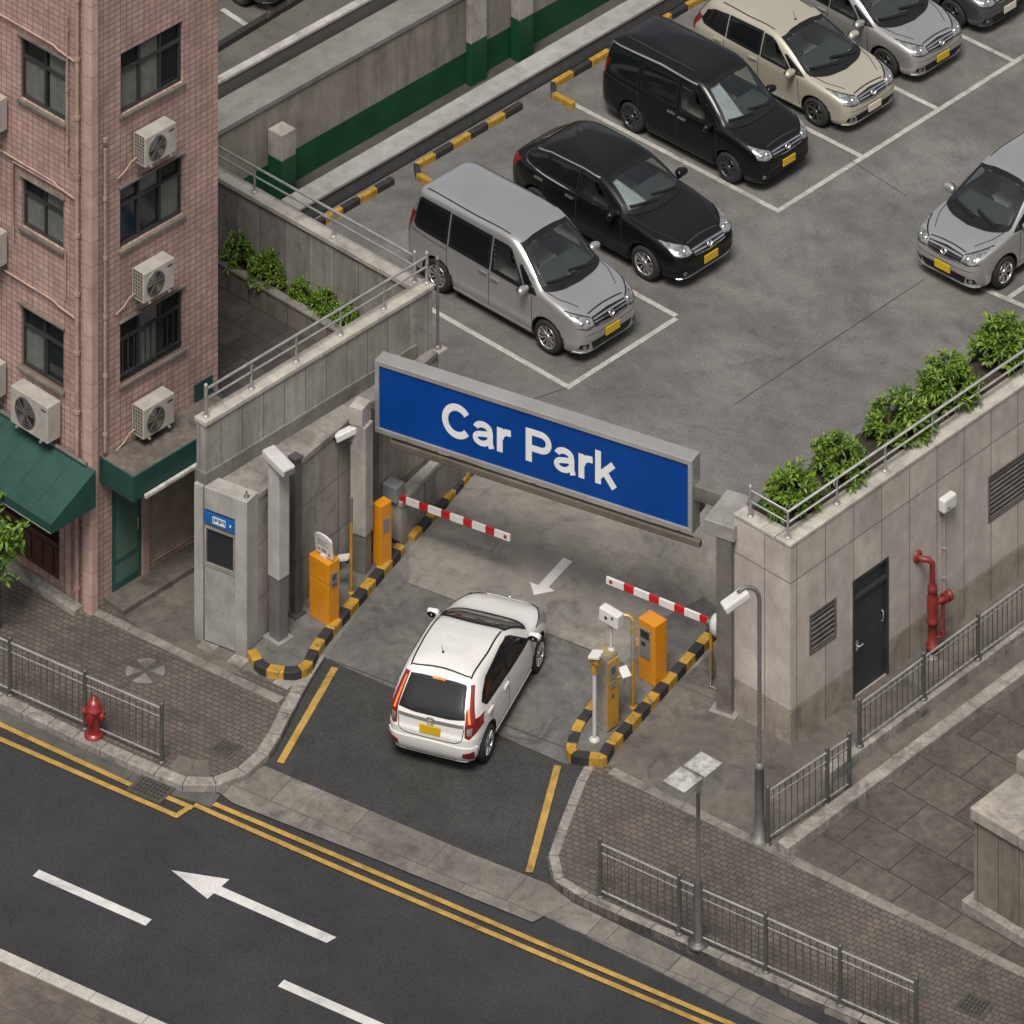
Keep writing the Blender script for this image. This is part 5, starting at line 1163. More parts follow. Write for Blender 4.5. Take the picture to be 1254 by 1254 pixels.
def letter(ch):
    T = .21; t = .195
    if ch == 'C': return [(ell(.44*sx, .5, .34*sx, .42, 38, 322, 40), T)], .87*sx
    if ch == 'a': return [([(.10*sx, .52)]+ell(.295*sx, .50, .195*sx, .155, 165, 20, 16)+[(.50*sx, .44), (.50*sx, .15), (.54*sx, 0)], t*.95),
                          ([(.50*sx, .405), (.36*sx, .385)]+ell(.265*sx, .215, .185*sx, .14, 100, 270, 16)+[(.36*sx, .095), (.46*sx, .18), (.50*sx, .26)], t*.85)], .66*sx
    if ch == 'r': return [([(.11*sx, 0), (.11*sx, .735)], t), ([(.13*sx, .42), (.17*sx, .55), (.26*sx, .635), (.42*sx, .645)], t)], .46*sx
    if ch == 'P': return [([(.12*sx, 0), (.12*sx, 1.0)], T), ([(.16*sx, .905), (.42*sx, .905)]+ell(.45*sx, .665, .225*sx, .24, 85, -85, 18)+[(.42*sx, .425), (.16*sx, .425)], .19)], .81*sx
    if ch == 'k': return [([(.11*sx, 0), (.11*sx, 1.0)], t), ([(.14*sx, .25), (.53*sx, .70)], t*1.0), ([(.29*sx, .40), (.56*sx, .0)], t*1.05)], .64*sx
    return [], .34*sx
cap = .56; total = sum(letter(c)[1] for c in 'Car Park'); U0, U1 = sl*.205, sl*.775
kx = (U1-U0)/(total*cap); u = U0; lt = 0
m = MB(); zb = ZB+.25
for ch in 'Car Park':
    ss, adv = letter(ch)
    for path, w in ss:
        lt += 1; off = .006+.0006*(lt % 5)
        P = [(p[0]*kx, p[1]) for p in path]; L, Q = stroke2(P, w)
        if ch == 'k' and lt and len(path) == 2 and path[0][0] != path[1][0]:
            for Z in (L, Q):
                for v in Z:
                    pass
        vs = [sp(u+p.x*cap, off, zb+p.y*cap) for p in L]+[sp(u+p.x*cap, off, zb+p.y*cap) for p in Q]; n = len(L)
        m.add(vs, [(i, i+1, n+i+1, n+i) for i in range(n-1)])
        vb = [v-snorm*.004 for v in vs]; k0 = len(vs)
        m.add(vs+vb, [(i, i+1, k0+i+1, k0+i) for i in range(n-1)]+[(n+i+1, n+i, k0+n+i, k0+n+i+1) for i in range(n-1)])
    u += adv*cap*kx
m.build('lettering', SIGNWHITE, sg, fix=False)

# ------------------------------------------------------------------ posts left of the entrance
def camera_box(m, c, d, L=.36, w=.12, h=.11):
    "box lying along plan direction d, nose tipped down"
    ang = math.atan2(d[1], d[0]); m.obox(c, (L, w, h), rz=ang, ry=R(14)); return m
p = G(341, 788)
t = thing('floodlight_post', (p[0], p[1], .09), 'tall grey square post with white floodlight head beside the kiosk', 'lamp post')
m = MB(); m.obox((p[0], p[1], .62), (.24, .22, 1.06)); m.build('lower_post', POSTG, t, bevel=.012)
m = MB(); m.obox((p[0], p[1], 2.09), (.27, .25, 1.86)); m.build('upper_post', stone('post_sleeve', (.36, .35, .33), rough=.6, blotch=.12, mid=.1, grain=.05, streak=.35, bump=.03), t, bevel=.012)
m = MB(); m.obox((p[0], p[1], .11), (.4, .36, .03)); m.build('foot_plate', GALV, t)
m = MB(); m.obox((p[0]+.06, p[1]-.06, 3.12), (.62, .26, .14), rz=R(-8), ry=R(7)); m.build('lamp_head', WHITEM, t, bevel=.03)
m = MB(); m.obox((p[0]+.365, p[1]-.105, 3.075), (.02, .2, .1), rz=R(-8), ry=R(7)); m.build('lamp_glass', SCREENG, t)
p = G(362, 757)
t = thing('dark_post', (p[0], p[1], .09), 'plain dark grey post behind the floodlight post, against the retaining wall', 'post')
m = MB(); m.obox((p[0], p[1], 1.4), (.15, .15, 2.62)); m.build('shaft', GALVD, t, bevel=.01)
m = MB(); m.obox((p[0]+.02, p[1]-.02, .115), (.26, .26, .03)); m.build('foot_plate', GALVD, t); m = MB(); m.obox((p[0], p[1], 1.05), (.17, .17, .05)); m.build('collar', GALVD, t); m = MB(); m.obox((p[0], p[1], 2.73), (.19, .19, .04)); m.build('cap', GALVD, t)
# camera hung on the left column
q = sp(ul, dl, 2.52)
t = thing('security_camera', tuple(q+snorm*.14+Vector((0, 0, -.05))), 'white security camera on the left gantry column beside the sign', 'camera')
e = G(420, 534, 2.45); dv = Vector((e[0]-q.x, e[1]-q.y, 0)); dv.normalize()
m = MB(); camera_box(m, q+dv*.28+Vector((0, 0, -.03)), dv, .42, .14, .12); m.build('housing', WHITE, t, bevel=.02)
m = MB(); c = q+dv*.495+Vector((0, 0, -.085)); camera_box(m, c, dv, .012, .1, .08); m.build('lens', SCREEN, t)
m = MB(); m.tube([q+dv*.12+Vector((0, 0, -.22)), q+dv*.22+Vector((0, 0, -.2)), q+dv*.28+Vector((0, 0, -.09))], .018, 8); m.build('bracket', GALVD, t)

# ------------------------------------------------------------------ ticket machines and barriers, left island
zi = .095; p = G(402, 768, zi)
t = thing('ticket_machine', (p[0]-.2, p[1]+.12, zi), 'orange ticket machine with a white notice panel standing on top', 'ticket machine')
x0, x1, y0, y1 = p[0]-.46, p[0], p[1], p[1]+.27
m = MB(); m.box(x0, x1, y0, y1, zi, .78); m.box(x0-.004, x1+.004, y0-.004, y1+.004, .786, 1.14); m.build('cabinet', ORANGE, t, bevel=.014)
m = MB(); m.box(x1+.004, x1+.014, y0+.06, y1-.06, .72, .96); mm = m.build('reader', SCREENG, t, bevel=.004)
m = MB(); m.box(x1+.0145, x1+.019, y0+.085, y1-.1, .84, .93); m.box(x1+.0145, x1+.02, y0+.085, y1-.085, .75, .78); m.build('slot', INK, mm)
m = MB(); m.obox((x0+.25, y0+.13, 1.155), (.12, .1, .05)); m.build('panel_foot', WHITE, t)
m = MB()
pr = [(-.2, 0), (.2, 0), (.2, .3)]+[(.2*math.cos(R(a))*1.0, .3+.07*math.sin(R(a))) for a in range(15, 166, 15)]+[(-.2, .3)]
n = len(pr); yq = y0+.13
vs = [(x0+.25+a, yq-.02-b*.12, 1.16+b) for a, b in pr]+[(x0+.25+a, yq+.02-b*.12, 1.16+b) for a, b in pr]
m.add(vs, [list(range(n))[::-1], list(range(n, 2*n))]+[(i, (i+1) % n, n+(i+1) % n, n+i) for i in range(n)]); pn = m.build('notice_panel', WHITE, t, bevel=.006)
m = MB()
def onp(a, b, c, d): m.add([(x0+.25+u_, yq-.022-v_*.12, 1.16+v_) for u_, v_ in ((a, b), (c, b), (c, d), (a, d))], [(0, 1, 2, 3)])
for k in range(3): onp(-.13, .25-.04*k, .12-.06*(k % 2), .265-.04*k)
onp(-.05, .06, .06, .12); onp(-.15, .07, -.08, .10); onp(.10, .04, .15, .09)
m.build('print', SCREENG, pn, fix=False)
p = G(430, 726, zi)
t = thing('card_reader_post', (p[0], p[1], zi), 'slim yellow post with a white card reader flap beside the orange ticket machine', 'post')
m = MB(); m.tube([(p[0], p[1], zi), (p[0], p[1], 1.45)], .028, 10); m.lathe([(.06, 0), (.06, .02), (.03, .03)], c=(p[0], p[1], zi), n=12); m.build('pole', ORANGED, t)
m = MB(); m.tube([(p[0], p[1], 1.3), (p[0], p[1], 1.72)], .03, 10); m.build('cap', STEELD, t)
m = MB(); m.obox((p[0]-.14, p[1]-.06, .66), (.26, .17, .05), rz=R(15), ry=R(-22)); m.build('reader_flap', WHITE, t, bevel=.01)
m = MB(); m.tube([(p[0], p[1], .62), (p[0]-.1, p[1]-.04, .6)], .014, 6); m.obox((p[0]-.2, p[1]-.08, .52), (.05, .05, .14)); m.build('arm', GALVD, t)

def barrier(name, base, pivot, tip, label, boom_n, housing):
    t = thing(name, (base[0], base[1], zi), label, 'barrier')
    a, b = Vector(pivot), Vector(tip); d = (b-a); L = d.length; d.normalize(); sd = Vector((-d.y, d.x, 0))*.022; up = Vector((0, 0, .055))
    m = MB(); n = boom_n
    cuts = []; u_ = 0.0; red = boom_n % 2 == 0; pit = L/(n/2.0+.1)
    cuts = [0]
    for k in range(n-1): cuts.append(cuts[-1]+pit*((.40 if (k % 2 == 0) == red else .60)))
    cuts.append(L)
    for k in range(n):
        p0, p1 = a+d*cuts[k], a+d*cuts[k+1]
        vs = [p+s_+u_ for p in (p0, p1) for s_, u_ in ((-sd, -up), (sd, -up), (sd, up), (-sd, up))]
        fs = [(0, 1, 5, 4), (1, 2, 6, 5), (2, 3, 7, 6), (3, 0, 4, 7)]
        if k == 0: fs.append((3, 2, 1, 0))
        if k == n-1: fs.append((4, 5, 6, 7))
        m.add(vs, fs, mi=k % 2)
    bo = m.build('boom', [BARR, BARW] if boom_n % 2 == 0 else [BARW, BARR], t, fix=True)
    for sgn in (1, -1):
        m = MB()

        c = b-d*.09+sd*sgn*1.06; uu = [c+d*(.035*math.cos(x))+Vector((0, 0, .035*math.sin(x))) for x in [k*math.pi/7 for k in range(14)]]; m.add(uu, [list(range(14))]); m.build('reflector', BARR, bo, fix=False)
    return t, d, sd
# left barrier: narrow orange cabinet, grey drive box on the low wall
p = G(487, 668); e = G(625, 716)
t, d, sd = barrier('barrier_gate', p, (p[0], p[1], .83), (e[0], e[1], .80), 'left red and white barrier arm with grey drive box on the low wall', 10, None)
m = MB(); m.obox((p[0]-.10, p[1]+.0, .915), (.30, .26, .26), rz=R(8)); m.build('drive_box', paint('drive_box_grey', (.20, .215, .22), rough=.45, dirt=.2), t, bevel=.012)
m = MB(); m.obox((p[0]-.06, p[1]+.06, .44), (.22, .22, .68), rz=R(8)); m.build('pedestal', WALLC, t, bevel=.01)
p = G(464, 694, zi)
t = thing('barrier_cabinet', (p[0], p[1], zi), 'narrow orange cabinet behind the left gantry column', 'cabinet')
m = MB(); m.obox((p[0]-.05, p[1]+.13, zi+.52), (.2, .27, 1.04)); m.build('cabinet', ORANGE, t, bevel=.014)
m = MB(); m.box(p[0]+.051, p[0]+.058, p[1]+.06, p[1]+.2, .66, .88); m.build('reader', SCREENG, t)
# right barrier
p = G(871, 834); e = G(743, 706+78); zt = .98
t, d, sd = barrier('barrier_gate', p, (p[0]-.02, p[1], zt), (e[0], e[1], zt+.04), 'right red and white barrier arm with rounded white motor housing beside the steel column', 8, None)
m = MB(); m.lathe([(.02, -.10), (.13, -.09), (.16, -.04), (.16, .06), (.12, .10), (.02, .11)], axis='X', n=20); m.v = [(p[0]+.12+v[0]*.9, p[1]+.02+v[1]*.9, zt+v[2]*1.15) for v in m.v]; m.build('motor_housing', WHITE, t)
m = MB(); m.lathe([(.07, -.04), (.07, .02), (.001, .02)], c=(p[0]-.0, p[1]-.02, zt), axis='X', n=14); m.build('hub', GALVD, t)
m = MB(); m.tube([(p[0], p[1], .1), (p[0], p[1], .95)], .035, 10); m.build('post', ORANGED, t)
m = MB(); m.tube([(p[0]+.05, p[1]-.06, .55), (p[0]+.08, p[1]-.1, .1), (p[0]+.1, p[1]-.14, .02), (p[0]+.3, p[1]-.12, .02)], .018, 8); m.build('conduit', STEELD, t)

# ------------------------------------------------------------------ right island machines
zi2 = .10; p = G(744, 898, zi2)
t = thing('ticket_machine', (p[0]-.15, p[1]+.15, zi2), 'silver ticket machine with worn orange front face at the tip of the right island', 'ticket machine')
x0, x1, y0, y1 = p[0]-.33, p[0], p[1], p[1]+.28
m = MB(); m.box(x0, x1-.03, y0, y1, zi2, 1.30); m.build('cabinet', STEEL, t, bevel=.012)
m = MB(); m.box(x1-.03, x1+.002, y0+.005, y1-.005, zi2+.02, 1.24); fc = m.build('front_panel', ORANGED, t, bevel=.008)
m = MB(); m.box(x1+.002, x1+.012, y0+.05, y1-.07, .93, 1.16); m.box(x1+.002, x1+.016, y0+.06, y1-.10, .80, .90); m.build('reader', SCREENG, fc, bevel=.004)
m = MB(); m.box(x1+.0125, x1+.016, y0+.08, y1-.1, 1.03, 1.13); m.box(x1+.0025, x1+.006, y0+.1, y0+.16, .62, .68); m.build('keypad', INK, fc)
m = MB(); m.box(x0+.01, x1-.04, y0+.01, y1-.01, 1.301, 1.318); m.build('top_plate', paint('worn_brass', (.36, .29, .15), rough=.5, metal=.3, dirt=.4), t)
m = MB(); m.obox((x1+.07, y0+.34, .98), (.2, .16, .03), rz=R(-20), ry=R(20)); m.build('ticket_flap', WHITE, t, bevel=.006)
m = MB(); m.tube([(x1-.01, y0+.24, .9), (x1+.05, y0+.32, .92)], .014, 6); m.tube([(x1+.06, y0+.34, .93), (x1+.06, y0+.34, .74)], .008, 6); m.build('flap_arm', ORANGED, t)
p3 = G(728, 906, zi2)
t = thing('sensor_post', (p3[0], p3[1], zi2), 'white tubular post with small white and yellow sensor head at the island tip', 'post')
m = MB(); m.tube([(p3[0], p3[1], zi2), (p3[0], p3[1], 1.2)], .035, 12); m.lathe([(.09, 0), (.09, .02), (.05, .05)], c=(p3[0], p3[1], zi2), n=14); m.build('pole', WHITEM, t)
m = MB(); m.tube([(p3[0], p3[1], 1.2), (p3[0], p3[1], 1.35)], .05, 10); m.obox((p3[0], p3[1], 1.42), (.22, .12, .09)); m.build('collar', ORANGED, t, bevel=.01)
m = MB(); m.obox((p3[0]+.02, p3[1]+.01, 1.5), (.2, .22, .05), rz=R(20), ry=R(-10)); m.build('sensor_head', WHITE, t, bevel=.012)
p4 = (x0+.2, y1-.05)
t = thing('camera_on_stalk', (p4[0], p4[1], 1.318), 'white box camera on a short white stalk over the silver ticket machine', 'camera')
m = MB(); m.tube([(p4[0], p4[1], 1.318), (p4[0], p4[1], 1.74)], .026, 10); m.lathe([(.06, 0), (.06, .02), (.03, .03)], c=(p4[0], p4[1], 1.319), n=12); m.build('stalk', WHITEM, t)
m = MB(); m.obox((p4[0], p4[1], 1.86), (.40, .17, .22), rz=R(4), ry=R(3)); m.build('housing', WHITE, t, bevel=.02)
m = MB(); m.lathe([(.03, 0), (.025, -.012), (.001, -.012)], c=(p4[0]-.04, p4[1]-.086, 1.86), axis='Y', n=12); m.box(p4[0]+.08, p4[0]+.12, p4[1]-.1, p4[1]-.085, 1.9, 1.92); m.build('lens', SCREEN, t)
a, b = G(748, 862, zi2), G(775, 866, zi2)
t = thing('hoop_guard', (b[0], b[1], zi2), 'steel and yellow hoop guard between the two right ticket machines', 'guard rail')
zt2 = 1.6; a = Vector((a[0], a[1], 0)); b = Vector((b[0], b[1], 0)); dd = (b-a)
def hp(f, z): q = a+dd*f; return (q.x, q.y, z)
m = MB(); m.tube([hp(0, 1.36), hp(0, zt2-.1), hp(.06, zt2-.03), hp(.2, zt2), hp(.8, zt2), hp(.94, zt2-.03), hp(1, zt2-.1), hp(1, .9)], .033, 10); m.build('hoop', paint('hoop_brass', (.46, .30, .09), rough=.4, metal=.3, dirt=.35), t)
m = MB(); m.tube([hp(1, zi2), hp(1, .9)], .034, 10); m.lathe([(.07, 0), (.07, .02), (.04, .03)], c=hp(1, zi2), n=12); m.build('leg', ORANGED, t)
m = MB(); m.tube([hp(1, .9), hp(1, 1.3)], .036, 10); m.build('sleeve', STEEL, t)
p = G(802, 842, zi2)
t = thing('payment_machine', (p[0]-.2, p[1]+.15, zi2), 'orange payment machine with grey screen on the right island', 'ticket machine')
x0, x1, y0, y1 = p[0]-.38, p[0], p[1], p[1]+.30
m = MB(); m.box(x0, x1, y0, y1, zi2, 1.10); m.build('cabinet', ORANGE, t, bevel=.014)
m = MB(); m.box(x0+.05, x1-.1, y0-.014, y0, .50, .98); sc_ = m.build('screen_panel', SCREENG, t, bevel=.006)
m = MB(); m.box(x0+.07, x1-.12, y0-.019, y0-.0145, .83, .95); m.box(x0+.09, x1-.2, y0-.019, y0-.0145, .70, .76); m.build('display', SCREEN, sc_)
m = MB(); m.tube([(x0-.02, y0+.02, .62), (x0-.05, y0-.02, .62), (x0-.05, y0-.02, .72)], .02, 8); m.build('handle', ORANGED, t)
# ------------------------------------------------------------------ stone clad building on the right
BX0, BX1, BY0, BH = 5.2, 6.43, -.13, 3.29
t = thing('stone_building', (BX1, BY0, 0), 'low stone clad building with dark door, louvres and a planted roof edge', 'building'); rb = t
YE = 22
wall = MB().box(BX0, BX1, BY0, YE, -.3, BH-.06).build('wall', [STONEW, DOORG], t)
def rx(tl, br):
    y0, z1 = VX(*tl, BX1); y1, z0 = VX(*br, BX1); return y0, y1, z0, z1
dY0, dY1, dZ0, dZ1 = rx((1044, 712), (1088, 829)); dZ0 = .02
lv = [rx((991, 754), (1024, 780)), rx((1210, 584), (1275, 595))]
cm = MB(); cm.box(BX1-.14, BX1+.3, dY0, dY1, dZ0, dZ1)
for y0, y1, z0, z1 in lv: cm.box(BX1-.12, BX1+.3, y0, y1, z0, z1)
cm.v = [tuple(Vector(v)-Vector(t.location)) for v in cm.v]; cut(wall, cm)
m = MB(); y = BY0; pw = .72
while y < YE:
    m.box(BX1-.32, BX1+.012, y+(0 if y > BY0 else -.012), min(y+pw, YE)-.008, BH-.059, BH); y += pw
x = BX0
while x < BX1-.33: m.box(x, min(x+.6, BX1-.33)-.008, BY0-.012, BY0+.30, BH-.059, BH); x += .6
m.build('coping', COPE, t, bevel=.012)
MB().box(BX0, BX0+.14, BY0+.31, YE, BH-.059, BH+.05).build('kerb', stone('roof_kerb', (.13, .13, .135), blotch=.25, mid=.2, grain=.15), t, bevel=.01)
MB().box(BX0+.141, BX1-.33, BY0+.31, YE, BH-.059, BH-.03).build('soil', SOIL, t)
PLIN = stone('plinth_band', (.27, .232, .197), blotch=.25, mid=.2, grain=.12, streak=.3, stain=.3, bump=.1, brick=dict(axis='wall', u=.02, v=4, su=.72, sv=9, m=.008, mc=(.06, .05, .04), off=0, cv=.06))
m = MB(); m.box(BX1-.1, BX1+.006, BY0-.006, dY0-.002, -.1, .54); m.box(BX1-.1, BX1+.006, dY1+.002, YE, -.1, .54); m.box(BX0, BX1-.101, BY0-.006, BY0+.1, -.1, .54); m.build('plinth', PLIN, t)
# door with transom
f = MB(); w = .05
f.box(BX1-.10, BX1+.012, dY0, dY0+w, dZ0, dZ1); f.box(BX1-.10, BX1+.012, dY1-w, dY1, dZ0, dZ1); f.box(BX1-.10, BX1+.011, dY0+w, dY1-w, dZ1-w, dZ1); f.box(BX1-.10, BX1+.011, dY0+w, dY1-w, dZ1-.36, dZ1-.30)
fr = f.build('door_frame', FRAMED, t, bevel=.005)
MB().box(BX1-.08, BX1-.06, dY0+w, dY1-w, dZ1-.30, dZ1-w).build('transom_pane', paint('transom_glass', (.03, .04, .037), rough=.15, dirt=.3), fr)
m = MB(); m.box(BX1-.07, BX1-.035, dY0+w+.004, dY1-w-.004, dZ0, dZ1-.364); dr_ = m.build('door', DOORG, t, bevel=.004)
m = MB(); m.tube([(BX1-.03, dY0+.15, .82), (BX1+.012, dY0+.15, .82), (BX1+.012, dY0+.26, .82)], .011, 6); m.box(BX1-.034, BX1-.028, dY0+.12, dY0+.18, .74, .9); m.build('handle', STEEL, dr_)
m = MB(); m.box(BX1-.034, BX1-.029, dY0+.38, dY0+.60, 1.16, 1.42); m.build('notice_plate', FRAMED, dr_, bevel=.003)
m = MB(); m.tube([(BX1-.03, dY1-.14, .95), (BX1+.005, dY1-.14, .95), (BX1+.005, dY1-.14, 1.12), (BX1-.03, dY1-.14, 1.12)], .01, 6); m.build('pull_bar', STEEL, dr_)
for y0, y1, z0, z1 in lv:
    f = MB(); w = .04
    f.box(BX1-.09, BX1+.01, y0, y0+w, z0, z1); f.box(BX1-.09, BX1+.01, y1-w, y1, z0, z1); f.box(BX1-.09, BX1+.009, y0+w, y1-w, z0, z0+w); f.box(BX1-.09, BX1+.009, y0+w, y1-w, z1-w, z1)
    v = f.build('louvre_vent', LOUV, t, bevel=.004)
    s_ = MB(); n = int((z1-z0-2*w)/.075)
    for k in range(n):
        z = z0+w+(z1-z0-2*w)*(k+.5)/n; s_.add([(BX1-.05, y0+w, z+.014), (BX1-.05, y1-w, z+.014), (BX1-.003, y1-w, z-.014), (BX1-.003, y0+w, z-.014), (BX1-.05, y0+w, z+.004), (BX1-.05, y1-w, z+.004), (BX1-.003, y1-w, z-.024), (BX1-.003, y0+w, z-.024)], [(0, 1, 2, 3), (7, 6, 5, 4), (3, 2, 6, 7), (0, 4, 5, 1)])
    s_.build('slats', LOUV, v, fix=False)
    MB().quad((BX1-.11, y0, z0), (BX1-.11, y1, z0), (BX1-.11, y1, z1), (BX1-.11, y0, z1)).build('backing', MT['gap'], v)
railing('handrail', [(BX0+.25, BY0+.12), (BX1-.16, BY0+.12), (BX1-.16, YE-1)], BH, 'two-bar steel handrail round the planted roof edge of the stone building', step=1.25, hgt=.42, rails=(.42, .24))
# white wall lamp with conduit
y, z = VX(1160, 615, BX1+.08)
t = thing('wall_lamp', (BX1, y, z), 'small white box lamp with conduit on the stone wall above the red standpipe', 'lamp')
m = MB(); m.box(BX1+.012, BX1+.16, y-.17, y+.17, z-.11, z+.12); hs = m.build('housing', WHITE, t, bevel=.035, seg=3)
m = MB(); m.box(BX1+.16, BX1+.166, y-.09, y-.02, z-.05, z-.02); m.build('badge', SCREENG, hs)
m = MB(); m.tube([(BX1+.03, y-.02, z-.1), (BX1+.03, y-.02, z-1.5)], .022, 8)
for k in range(3): m.box(BX1+.001, BX1+.06, y-.05, y+.01, z-.3-.5*k, z-.27-.5*k)
m.build('conduit', paint('conduit_grey', (.33, .31, .28), rough=.5, dirt=.3), t)
# red standpipe
px_, py_ = G(1142, 803); px_ = BX1+.24; y = VX(1142, 700, px_)[0]
t = thing('fire_standpipe', (px_, y, 0), 'red fire standpipe bent out of the stone wall with a side hose outlet', 'standpipe')
zt = VX(1130, 683, BX1+.1)[1]; 
m = MB(); m.tube([(BX1+.0, y-.12, zt), (BX1+.12, y-.12, zt), (px_-.03, y-.06, zt), (px_, y, zt-.08), (px_, y, zt-.42)], .05, 12); m.lathe([(.1, 0), (.1, .03), (.06, .05)], c=(BX1, y-.12, zt), axis='X', n=16); m.build('pipe', REDD, t)
m = MB(); m.lathe([(.0705, .12), (.11, .12), (.11, .2), (.075, .22), (.075, .55), (.1, .57), (.1, .62), (.08, .65), (.095, .8), (.095, 1.0), (.07, 1.08), (.085, 1.1), (.085, 1.17), (.06, 1.2), (.06, zt-.4)], c=(px_, y, 0), n=20); m.build('valve_body', REDD, t)
m = MB(); m.tube([(px_, y, .88), (px_+.06, y+.14, .9), (px_+.07, y+.24, .9)], .05, 10); m.lathe([(.085, 0), (.085, .06), (.06, .08), (.06, .12), (.09, .12), (.09, .17), (.001, .18)], axis='Y', n=16); k0 = len(m.v)
m.v = m.v[:-7*16-0]+[(px_+.07+v[0], y+.2+v[1], .9+v[2]) for v in m.v[-7*16:]] if False else m.v
m.v = [v if abs(v[0]-px_) < 1 and abs(v[1]-y) < 1 else (px_+.07+v[0], y+.2+v[1], .9+v[2]) for v in m.v]; m.build('hose_outlet', REDD, t)
m = MB(); m.tube([(px_+.06, y+.2, .86), (px_+.06, y+.2, .3), (px_, y+.1, .26)], .032, 8); m.lathe([(.055, 0), (.055, .08)], c=(px_+.06, y+.2, .3), n=12); m.build('drain_leg', REDD, t)
m = MB(); m.lathe([(.14, 0), (.14, .03), (.08, .05), (.07, .12)], c=(px_, y, 0), n=18); m.build('base_flange', STEELD, t)
# roof shrubs are added with the plants

# ------------------------------------------------------------------ street lamp, glass lamp, hydrant
p = G(930, 1028)
t = thing('street_lamp', (p[0], p[1], 0), 'tall grey street lamp with curved arm and white head near the stone building corner', 'street lamp')
m = MB(); m.lathe([(.16, 0), (.16, .03), (.09, .05), (.08, .3), (.075, 1.15), (.085, 1.16), (.085, 1.2), (.05, 1.24)], c=(p[0], p[1], 0), n=20); m.build('base', POSTG, t)
hd = G(900, 735+4.0*73.5, 0)
ad = Vector((-1, -.35, 0)).normalized()
top = 4.15; r_ = .24
e1 = Vector(G(902, 733, 3.95)+(3.95,)); pt = Vector((p[0], p[1], 0)); ad = Vector((e1.x-pt.x, e1.y-pt.y, 0)); al = ad.length; ad.normalize()
arc = [Vector((p[0], p[1], 1.26)), Vector((p[0], p[1], 3.85))]+[Vector((p[0], p[1], 3.85))+ad*(r_*(1-math.cos(a)))+Vector((0, 0, r_*math.sin(a))) for a in [R(q) for q in (20, 40, 60, 80, 100, 120)]]+[Vector((p[0], p[1], 3.99))+ad*(al-.12)]
m = MB(); m.tube(arc, .034, 12); m.build('pole', POSTG, t)
m = MB(); hc = Vector((p[0], p[1], 3.93))+ad*(al+.02); m.obox(hc, (.46, .22, .13), rz=math.atan2(ad.y, ad.x), ry=R(24)); m.build('lamp_head', WHITE, t, bevel=.03)
m = MB(); m.obox(hc+Vector((0, 0, -.075))+ad*.02, (.34, .16, .02), rz=math.atan2(ad.y, ad.x), ry=R(24)); m.build('lamp_glass', SCREENG, t)
p = G(855, 1156)
t = thing('glass_lantern_post', (p[0], p[1], 0), 'slender grey post with clear boxy lantern beside the lower fence', 'street lamp')
m = MB(); m.lathe([(.17, 0), (.17, .025), (.1, .04), (.075, .07), (.07, .95), (.05, 1.0)], c=(p[0], p[1], 0), n=16); m.build('base', GALVD, t)
m = MB(); m.tube([(p[0], p[1], 1.0), (p[0], p[1], 2.74)], .032, 10); m.build('pole', POSTG, t)
ztop = 2.66
m = MB()
def shellbox(c, size, rz, ry=0):
    M = Matrix.Translation(c) @ Matrix.Rotation(rz, 4, 'Z') @ Matrix.Rotation(ry, 4, 'Y'); h = [q/2 for q in size]
    vs = [M @ Vector((x*h[0], y*h[1], z*h[2])) for z in (-1, 1) for x, y in ((-1, -1), (1, -1), (1, 1), (-1, 1))]
    return vs, [(3, 2, 1, 0), (4, 5, 6, 7), (0, 1, 5, 4), (1, 2, 6, 5), (2, 3, 7, 6), (3, 0, 4, 7)]
gc = G(861, 936, 2.86); ca = Vector((gc[0], gc[1], 2.70)); cb = Vector((gc[0]-.03, gc[1]-.45, 2.74))
for c, sz in ((ca, (.44, .44, .32)), (cb, (.44, .45, .16))):
    vs, fs = shellbox(c, sz, R(3)); m.add(vs, [fs[0]]+fs[2:]); m.add(vs, [fs[1]], mi=1)
ln = m.build('lantern', [ACRY, ACRYT], t, fix=False)
m = MB()
for c, sz in ((ca, (.44, .44, .32)), (cb, (.44, .45, .16))):
    vs, fs = shellbox(c, sz, R(3))
    for a, b in ((4, 5), (5, 6), (6, 7), (7, 4)): m.tube([vs[a], vs[b]], .006, 5)
m.build('lantern_frame', STEELD, ln)
m = MB(); m.lathe([(.06, 0), (.075, .02), (.06, .07), (.001, .09)], c=tuple(cb+Vector((0, 0, -.065))), n=16); m.build('bulb', WHITE, t)
m = MB(); m.tube([(p[0], p[1], 2.64), tuple(ca+Vector((0, 0, -.16)))], .02, 8); m.tube([(p[0], p[1], 2.6), tuple(cb+Vector((0, 0, -.08)))], .02, 8); m.build('bracket', POSTG, t)
p = G(115, 901)
t = thing('fire_hydrant', (p[0], p[1], 0), 'red fire hydrant on the kerb in front of the left fence', 'hydrant')
m = MB(); m.lathe([(.16, 0), (.16, .04), (.115, .06), (.105, .08), (.1, .38), (.115, .4), (.115, .43)], n=24, c=(p[0], p[1], 0)); m.build('barrel', REDP, t)
m = MB(); m.lathe([(.145, .431), (.145, .46), (.125, .48), (.11, .54), (.075, .59), (.035, .605), (.035, .65), (.001, .655)], n=24, c=(p[0], p[1], 0)); m.build('bonnet', REDP, t)
for a in (R(20), R(200), R(-70)):
    m = MB(); d = Vector((math.cos(a), math.sin(a), 0)); c = Vector((p[0], p[1], .36)); m.tube([c+d*.08, c+d*.15], .048 if a > 0 else .06, 14); m.tube([c+d*.151, c+d*.19], .064 if a > 0 else .075, 8); m.tube([c+d*.19, c+d*.215], .022, 5); m.build('outlet', REDP, t)


